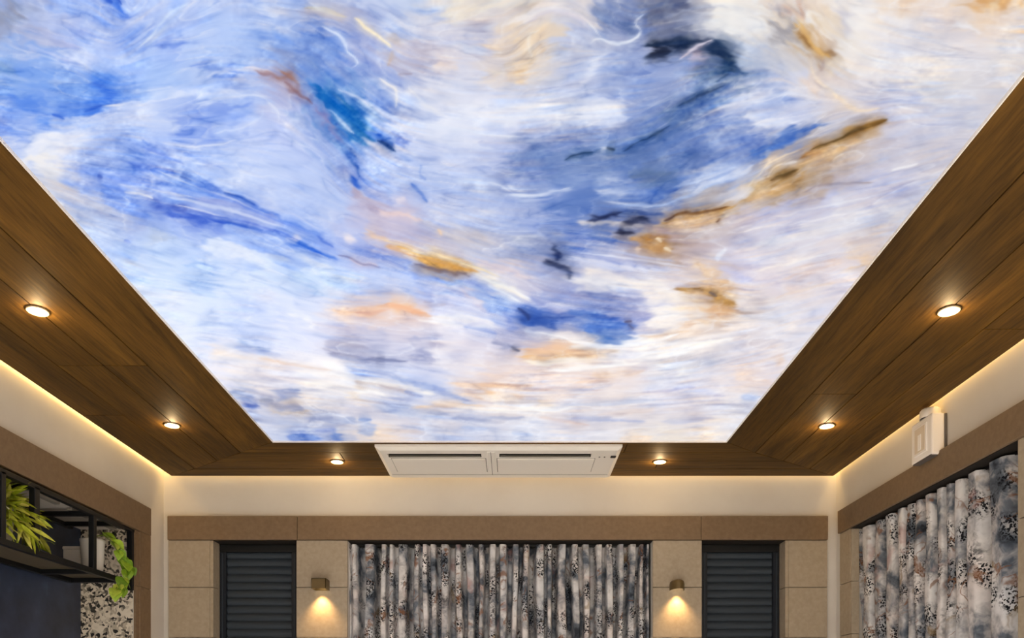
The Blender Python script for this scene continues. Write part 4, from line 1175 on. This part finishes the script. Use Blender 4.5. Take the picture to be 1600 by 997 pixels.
# ------------------------------------------------------------------ roller shutters in the two door openings
def shutter(name_x, label):
    a, b = name_x
    r = empty('roller_shutter', ((a + b) / 2, YB + .07, 0)); tag(r, label, 'shutter', 'black roller shutters in the far wall')
    W = (b - a) / 2
    MB().box(-W + .019, W - .019, -.002, .10, H(.862), H(FB) - .004).build('head_box', M['black'], r, bevel=.003)
    for s in (-1, 1):
        x0, x1 = sorted((s * (W - .019), s * (W - .052)))
        MB().box(x0, x1, 0, .06, .0, H(.862)).build('guide_rail', M['guide'], r, bevel=.002)
        xm = s * (W - .035); MB().box(xm - .003, xm + .003, -.004, .002, .0, H(.855)).build('guide_lip', M['shutter'], r, bevel=.001)
    pitch = .0437; prof = []
    n = 7
    for k in range(n + 1):
        t_ = k / n; prof.append((.030 - .0065 * math.sin(math.pi * min(1, t_ * 1.02)) ** .8, -t_ * (pitch - .004)))
    prof += [(.037, -(pitch - .004)), (.037, -pitch), (.040, -pitch), (.040, 0)]
    vs_, fs_ = [], []
    for x in (-(W - .050), W - .050): vs_ += [(x, y, z) for y, z in prof]
    m_ = len(prof)
    fs_ = [(k, (k + 1) % m_, m_ + (k + 1) % m_, m_ + k) for k in range(m_)] + [tuple(range(m_)), tuple(range(m_, 2 * m_))]
    first = None; k = 0; z = .872
    while H(z) > .06:
        if first is None: first = MB().add(vs_, fs_).build('slat', M['shutter'], r); s = first
        else: s = link(first.copy(), r)
        s.location = (0, 0, H(z)); z -= pitch; k += 1
    MB().box(-(W - .05), W - .05, .018, .04, 0.0, H(z)).build('bottom_bar', M['black'], r)
    return r
shutter(LO, 'black slatted roller shutter in the far wall, left of the floral curtain')
shutter(RO, 'black slatted roller shutter in the far wall, right of the floral curtain')

# ------------------------------------------------------------------ curtains
def curtain(name, ridges, axis, plane, ztop, amp, label, seed, flip=1):
    """ridges: fold crests along the rail; one cloth with irregular folds"""
    rng = random.Random(seed)
    pts = []                                                     # (position along, depth)
    R = sorted(ridges)
    for i in range(len(R) - 1):
        g = R[i + 1] - R[i]; N = 16
        d = min(1.0, g / .085) * amp * rng.uniform(.8, 1.1); sk = rng.uniform(-.12, .12)
        for k in range(N):
            t_ = k / N; ph = t_ + sk * math.sin(math.pi * t_)
            tri = 1 - abs(2 * ph - 1); q_ = max(0.0, min(1.0, (tri - .40) / .36)); wv = .10 * tri * tri + .90 * q_ * q_ * (3 - 2 * q_)
            pts.append((R[i] + g * t_ - .0 * ph, d * wv, rng.random()))
    pts.append((R[-1], 0, 0))
    zs = [H(ztop) - .012 * k for k in range(3)] + list(np.linspace(H(ztop) - .06, .03, 34))
    vs_, uvs = [], []
    s = 0
    for i, (p, d, _) in enumerate(pts):
        if i: s += math.hypot(p - pts[i - 1][0], d - pts[i - 1][1])
        for j, z in enumerate(zs):
            f = (H(ztop) - z)
            sway = .006 * math.sin(9 * p + 3.1 * f + seed) * min(1, f * 3) + .003 * math.sin(31 * p + 7 * f)
            dd = d * (.86 + .14 * min(1, f * 5)) + .004 * math.sin(17 * p + 11 * f)
            vs_.append((p + sway, plane + dd, z) if axis == 'x' else (plane + dd, p + sway, z)); uvs.append((s, z))
    n = len(zs); fs_ = [(i * n + j, i * n + j + 1, (i + 1) * n + j + 1, (i + 1) * n + j) for i in range(len(pts) - 1) for j in range(n - 1)]
    me = bpy.data.meshes.new(name); me.from_pydata(vs_, [], fs_); me.update()
    uvl = me.uv_layers.new(name='cloth')
    for lp in me.loops: uvl.data[lp.index].uv = uvs[lp.vertex_index]
    for p in me.polygons: p.use_smooth = True
    me.materials.append(M['curtain'])
    o = link(bpy.data.objects.new(name, me))
    tag(o, label, 'curtain', 'floral curtains'); return o
bu = [546, 553, 577, 600, 612, 628, 652, 664, 676, 692, 716, 733, 751, 772, 786, 806, 822, 846, 858, 879, 899, 914, 936, 951, 970, 988, 1003, 1014]
curtain('curtain', [(u - 800) / F * 4.24 for u in bu], 'x', 4.228, .897, .135, 'grey floral curtain on the far wall between the two lit wall lamps', 3)
ru = [1336.5, 1354, 1370, 1389, 1407, 1420, 1432, 1452, 1470, 1483, 1496, 1517, 1556, 1600, 1632]
curtain('curtain', [F * 1.79 / (u - 800) for u in ru], 'y', 1.788, .914, .085, 'wide grey floral curtain on the right wall below the small white alarm unit', 8)
for o, nm in ((bpy.data.objects['curtain'], 'x'), (bpy.data.objects['curtain.001'], 'y')):
    mb = MB()
    if nm == 'x': mb.box(CO[0] + .01, CO[1] - .01, 4.27, 4.30, H(.893), H(.905))
    else: mb.box(1.82, 1.85, RC[0] + .01, RC[1] - .02, H(.911), H(.924))
    mb.build('curtain_track', M['black'], o)

# ------------------------------------------------------------------ wall lamps
def sconce(x, z, rounded, label):
    r = empty('wall_lamp', (x, YB - .02, H(z))); tag(r, label, 'wall lamp')
    w2, hh, dp = .0385, .054, .085
    if rounded:
        prof = [(w2, 0), (w2, hh * .55), (w2 * .93, hh * .82), (w2 * .72, hh * .96), (.0005, hh)]
        mb = MB(); vs_, fs_ = [], []
        seg = 18
        for rr, zz in prof:
            for k in range(seg + 1):
                a = math.pi + math.pi * k / seg; vs_.append((rr * math.cos(a), rr * math.sin(a) * dp / w2, zz))
        for i in range(len(prof) - 1):
            for k in range(seg): q = i * (seg + 1) + k; fs_.append((q, q + 1, q + seg + 2, q + seg + 1))
        vs2 = [(p[0] * .93, p[1] * .93, max(0, p[2] - .003)) for p in vs_]
        n0 = len(vs_); fs_ += [tuple(i + n0 for i in f) for f in fs_]
        fs_ += [(k, k + 1, n0 + k + 1, n0 + k) for k in range(seg)]
        mb.add(vs_ + vs2, fs_)
        mb.build('shade', M['brass'], r, smooth=False)
    else:
        mb = MB(); t = .003
        mb.box(-w2, w2, -dp, -dp + t, 0, hh); mb.box(-w2, -w2 + t, -dp, 0, 0, hh); mb.box(w2 - t, w2, -dp, 0, 0, hh)
        mb.box(-w2, w2, -dp, 0, hh - t, hh); mb.box(-w2, w2, -t, 0, 0, hh)
        mb.build('shade', M['brass'], r)
    hold = MB().lathe([(.024, .045), (.024, .018)], 16, (0, -.042, 0)).build('lamp_holder', M['brass'], r)
    MB().lathe([(.020, .020), (.020, .012), (.012, .008), (.0004, .007)], 16, (0, -.042, 0)).build('bulb', M['lamp'], hold, smooth=True)
    lamp_light(r, 'SPOT', (0, -.036, .004), SCONCE_W, SCONCE_COL, spot_size=math.radians(95), spot_blend=.9, shadow_soft_size=.012)
sconce(-1.032, .634, False, 'square-fronted bronze wall lamp shining down, left of the far curtain')
sconce(.896, .634, True, 'round-fronted bronze wall lamp shining down, right of the far curtain')

# ------------------------------------------------------------------ alarm unit on the right wall
al = empty('alarm_unit', (XR, 3.215, H(1.035))); tag(al, 'small white wall alarm unit with a rounded top above the right curtain', 'alarm')
MB().box(-.062, -.008, -.082, .082, 0, .17).build('case', M['white'], al, bevel=.008, seg=2)
MB().box(-.010, .0, -.085, .07, .005, .165).build('shadow_gap_plate', M['grey'], al, bevel=.002)  # grey plate stands in for the shadow gap between case and wall
front = MB().box(-.068, -.060, -.050, .050, .022, .145).build('front_frame', M['white'], al, bevel=.003)
MB().box(-.0695, -.066, -.040, .040, .032, .135).build('front_grille', M['cream'], front, bevel=.001)
MB().box(-.0715, -.068, -.012, .012, .040, .105).build('front_strip', M['white'], front, bevel=.001)
MB().lathe([(.0005, .044), (.020, .043), (.034, .038), (.040, .030), (.040, 0)], 24, (-.035, -.02, .165)).build('dome', M['white'], al, smooth=True)
MB().box(-.060, -.02, -.070, .070, -.004, .001).build('base_lip', M['grey'], al)

# ------------------------------------------------------------------ hanging shelf in the left niche
sh = empty('hanging_shelf', (0, 0, 0)); tag(sh, 'black steel hanging shelf with plants in the niche of the left wall', 'shelf')
SX0, SX1 = -2.135, -1.872; SZ = .598; SY0, SY1 = 1.5, 3.70; RT = .878
def bar(x0, x1, y0, y1, z0, z1, name='frame_bar'): MB().box(x0, x1, y0, y1, H(z0), H(z1)).build(name, M['black'], sh, bevel=.0015)
bar(SX1 - .022, SX1, SY0, SY1, SZ, SZ + .024); bar(SX0, SX0 + .022, SY0, SY1, SZ, SZ + .024)
bar(SX1 - .022, SX1, SY0, SY1, RT - .02, RT); bar(SX0, SX0 + .022, SY0, SY1, RT - .02, RT)
for y in (1.6, 2.2, 2.83, 3.03, 3.45, 3.64):
    bar(SX0 + .022, SX1 - .022, y - .011, y + .011, RT - .02, RT)
for y in (1.6, 2.2, 2.83, 3.45, SY1 - .012):
    bar(SX0 + .022, SX1 - .022, y - .011, y + .011, SZ, SZ + .02)
for y, hw in ((1.6, .013), (2.2, .013), (2.83, .013), (3.03, .017), (3.45, .013)):
    bar(SX1 - .024, SX1, y - hw, y + hw, SZ + .02, RT - .01, 'upright')
MB().box(SX0 + .01, SX1 - .012, SY0 + .01, SY1 - .01, H(SZ + .0215), H(SZ + .0265)).build('shelf_board', M['shelf_under'], sh)
MB().box(XL - .022, XL + .004, NY1 - .026, NY1 - .005, H(SZ - .012), H(NTOP - .002)).build('end_plate', M['black'], sh, bevel=.001)
MB().box(XL - .02, XL + .006, SY0, NY1 - .002, H(RT), H(NTOP - .001)).build('top_rail', M['black'], sh, bevel=.001)
for k in range(9):
    y = 1.75 + .24 * k
    MB().box(-1.99, -1.965, y, y + .15, H(RT + .002), H(RT + .013)).build('light_bar', M['ac_grey'], sh, bevel=.002)

# ------------------------------------------------------------------ potted plants and box on the shelf
BZ = SZ + .0265
def leaf_mesh(L, Wd, heart, curl, seed):
    rng = random.Random(seed); n = 6; vs_, fs_ = [], []
    for i in range(n + 1):
        t_ = i / n
        wd = Wd * ((math.sin(math.pi * min(1, t_ * .92 + .08)) ** .8) * (1.25 - .5 * t_) if heart else math.sin(math.pi * (t_ * .9 + .08)) ** .7 * (1.1 - .5 * t_))
        if i == n: wd = Wd * .02
        z = -curl * t_ * t_ * L; x = L * (t_ - .12 * curl * t_ ** 3)
        fold = .25 * wd
        vs_ += [(x, -wd, z + fold), (x, 0, z), (x, wd, z + fold)]
    for i in range(n):
        a = 3 * i; fs_ += [(a, a + 1, a + 4, a + 3), (a + 1, a + 2, a + 5, a + 4)]
    mb = MB().add(vs_, fs_)
    me = bpy.data.meshes.new('leaf'); me.from_pydata(mb.v, [], mb.f); me.update()
    for p in me.polygons: p.use_smooth = True
    return me
def pot(parent, r, h, square=False):
    pt = MB().lathe([(.0005, 0), (r * .80, 0), (r * .84, .006), (r, h - .012), (r * 1.03, h - .010), (r * 1.03, h), (r * .95, h), (r * .93, h - .02)], 28).build('pot', M['pot'], parent, smooth=True)
    MB().lathe([(r * .94, h - .016), (.0005, h - .012)], 20).build('soil', M['soil'], pt)
def put_leaf(me, parent, base, direction, roll, scale=1):
    o = link(bpy.data.objects.new('leaf', me), parent)
    d = Vector(direction).normalized()
    up = Vector((0, 0, 1)); y = up.cross(d); y = y.normalized() if y.length > .05 else Vector((0, 1, 0)); z = d.cross(y)
    R = Matrix((d, y, z)).transposed().to_4x4() @ Matrix.Rotation(roll, 4, 'X')
    o.matrix_local = Matrix.Translation(base) @ R @ Matrix.Scale(scale, 4); return o
rng = random.Random(5)
# left: a loose, yellow-green plant spilling forwards and along the shelf
p1 = empty('potted_plant', (-1.995, 2.955, H(BZ))); tag(p1, 'yellow-green narrow-leaved plant in a pale pot at the left end of the hanging shelf', 'plant')
pot(p1, .070, .145)
narrow = [leaf_mesh(.095, .0115, False, c, i) for i, c in enumerate((.1, .2, .35))]
for me in narrow: me.materials.append(M['leaf_yellow'])
for k in range(26):
    a = rng.uniform(-1.15, 1.75) if k > 2 else rng.uniform(-3, 3); reach = rng.uniform(.09, .26); rise = rng.uniform(.01, .06); drop = rng.uniform(.0, .09) * (reach / .15)
    dx = abs(math.cos(a)) * min(reach, .115) if k > 2 else math.cos(a) * .05; dy = math.sin(a) * reach * .8 + .06
    P = []
    for i in range(6):
        t_ = i / 5; P.append(Vector((dx * t_, dy * t_, max(.055, .140 + rise * math.sin(math.pi * min(1, t_ * 1.3)) * 1.4 - drop * t_ ** 2.2))))
    stem = MB().tube(P, .0016, 5).build('stem', M['stem'], p1)
    for i in range(1, 6):
        for q in range(2 if i < 5 else 1):
            d = (P[i] - P[i - 1]).normalized(); s_ = 1 if (q + i) % 2 else -1
            sd = Vector((-d.y, d.x, 0)) * s_ * rng.uniform(.3, .9) + d * rng.uniform(.4, 1) + Vector((rng.uniform(-.1, .4), 0, rng.uniform(-.2, .45)))
            put_leaf(narrow[rng.randrange(3)], stem, P[i], sd, rng.uniform(-.8, .8), rng.uniform(.7, 1.15))
# right: a trailing plant with broad heart-shaped leaves
p2 = empty('potted_plant', (-1.945, 3.56, H(BZ))); tag(p2, 'bright green broad-leaved trailing plant in a pale pot at the right end of the shelf', 'plant')
pot(p2, .052, .150)
broad = [leaf_mesh(.064, .029, True, c, i) for i, c in enumerate((.1, .3, .5))]
for me in broad: me.materials.append(M['leaf_green'])
trail = [(-1.94, 3.56, .790), (-1.90, 3.57, .800), (-1.872, 3.585, .775), (-1.855, 3.61, .735), (-1.845, 3.64, .695), (-1.842, 3.66, .655), (-1.84, 3.63, .61), (-1.842, 3.60, .575), (-1.845, 3.575, .55)]
T = [Vector(q) - Vector((-1.945, 3.56, BZ)) for q in trail]
stem_a = MB().tube(T, .0025, 6).build('stem', M['stem'], p2)
tr2 = [T[3], T[3] + Vector((.004, .03, -.02)), T[3] + Vector((.006, .075, -.03)), T[3] + Vector((.008, .10, -.06))]
stem_b = MB().tube(tr2, .002, 6).build('stem', M['stem'], p2)
for i in range(1, len(T)):
    for q in range(3):
        d = (T[i] - T[i - 1]).normalized(); s_ = (-1, 1, 0)[q]
        sd = Vector((.12, s_ * .7, 0)) + d * .6 + Vector((rng.uniform(0, .35), rng.uniform(-.3, .3), rng.uniform(-.5, .1)))
        put_leaf(broad[rng.randrange(3)], stem_a, T[i] + Vector((.004, 0, 0)), sd, rng.uniform(-.5, .5), rng.uniform(.75, 1.1))
for i in range(1, len(tr2)):
    for q in range(2):
        put_leaf(broad[rng.randrange(3)], stem_b, tr2[i], Vector((.1, .5 - q * .6, -.4)), rng.uniform(-.5, .5), .8)
# the beige box behind the upright
bx = empty('storage_box', (-2.055, 3.640, H(BZ))); tag(bx, 'small plain beige box on the hanging shelf beside the trailing plant', 'box')
MB().box(-.045, .045, -.05, .05, 0, .112).build('box_body', M['box'], bx, bevel=.003)
MB().box(-.047, .047, -.052, .052, .112, .128).build('lid', M['box'], bx, bevel=.003)
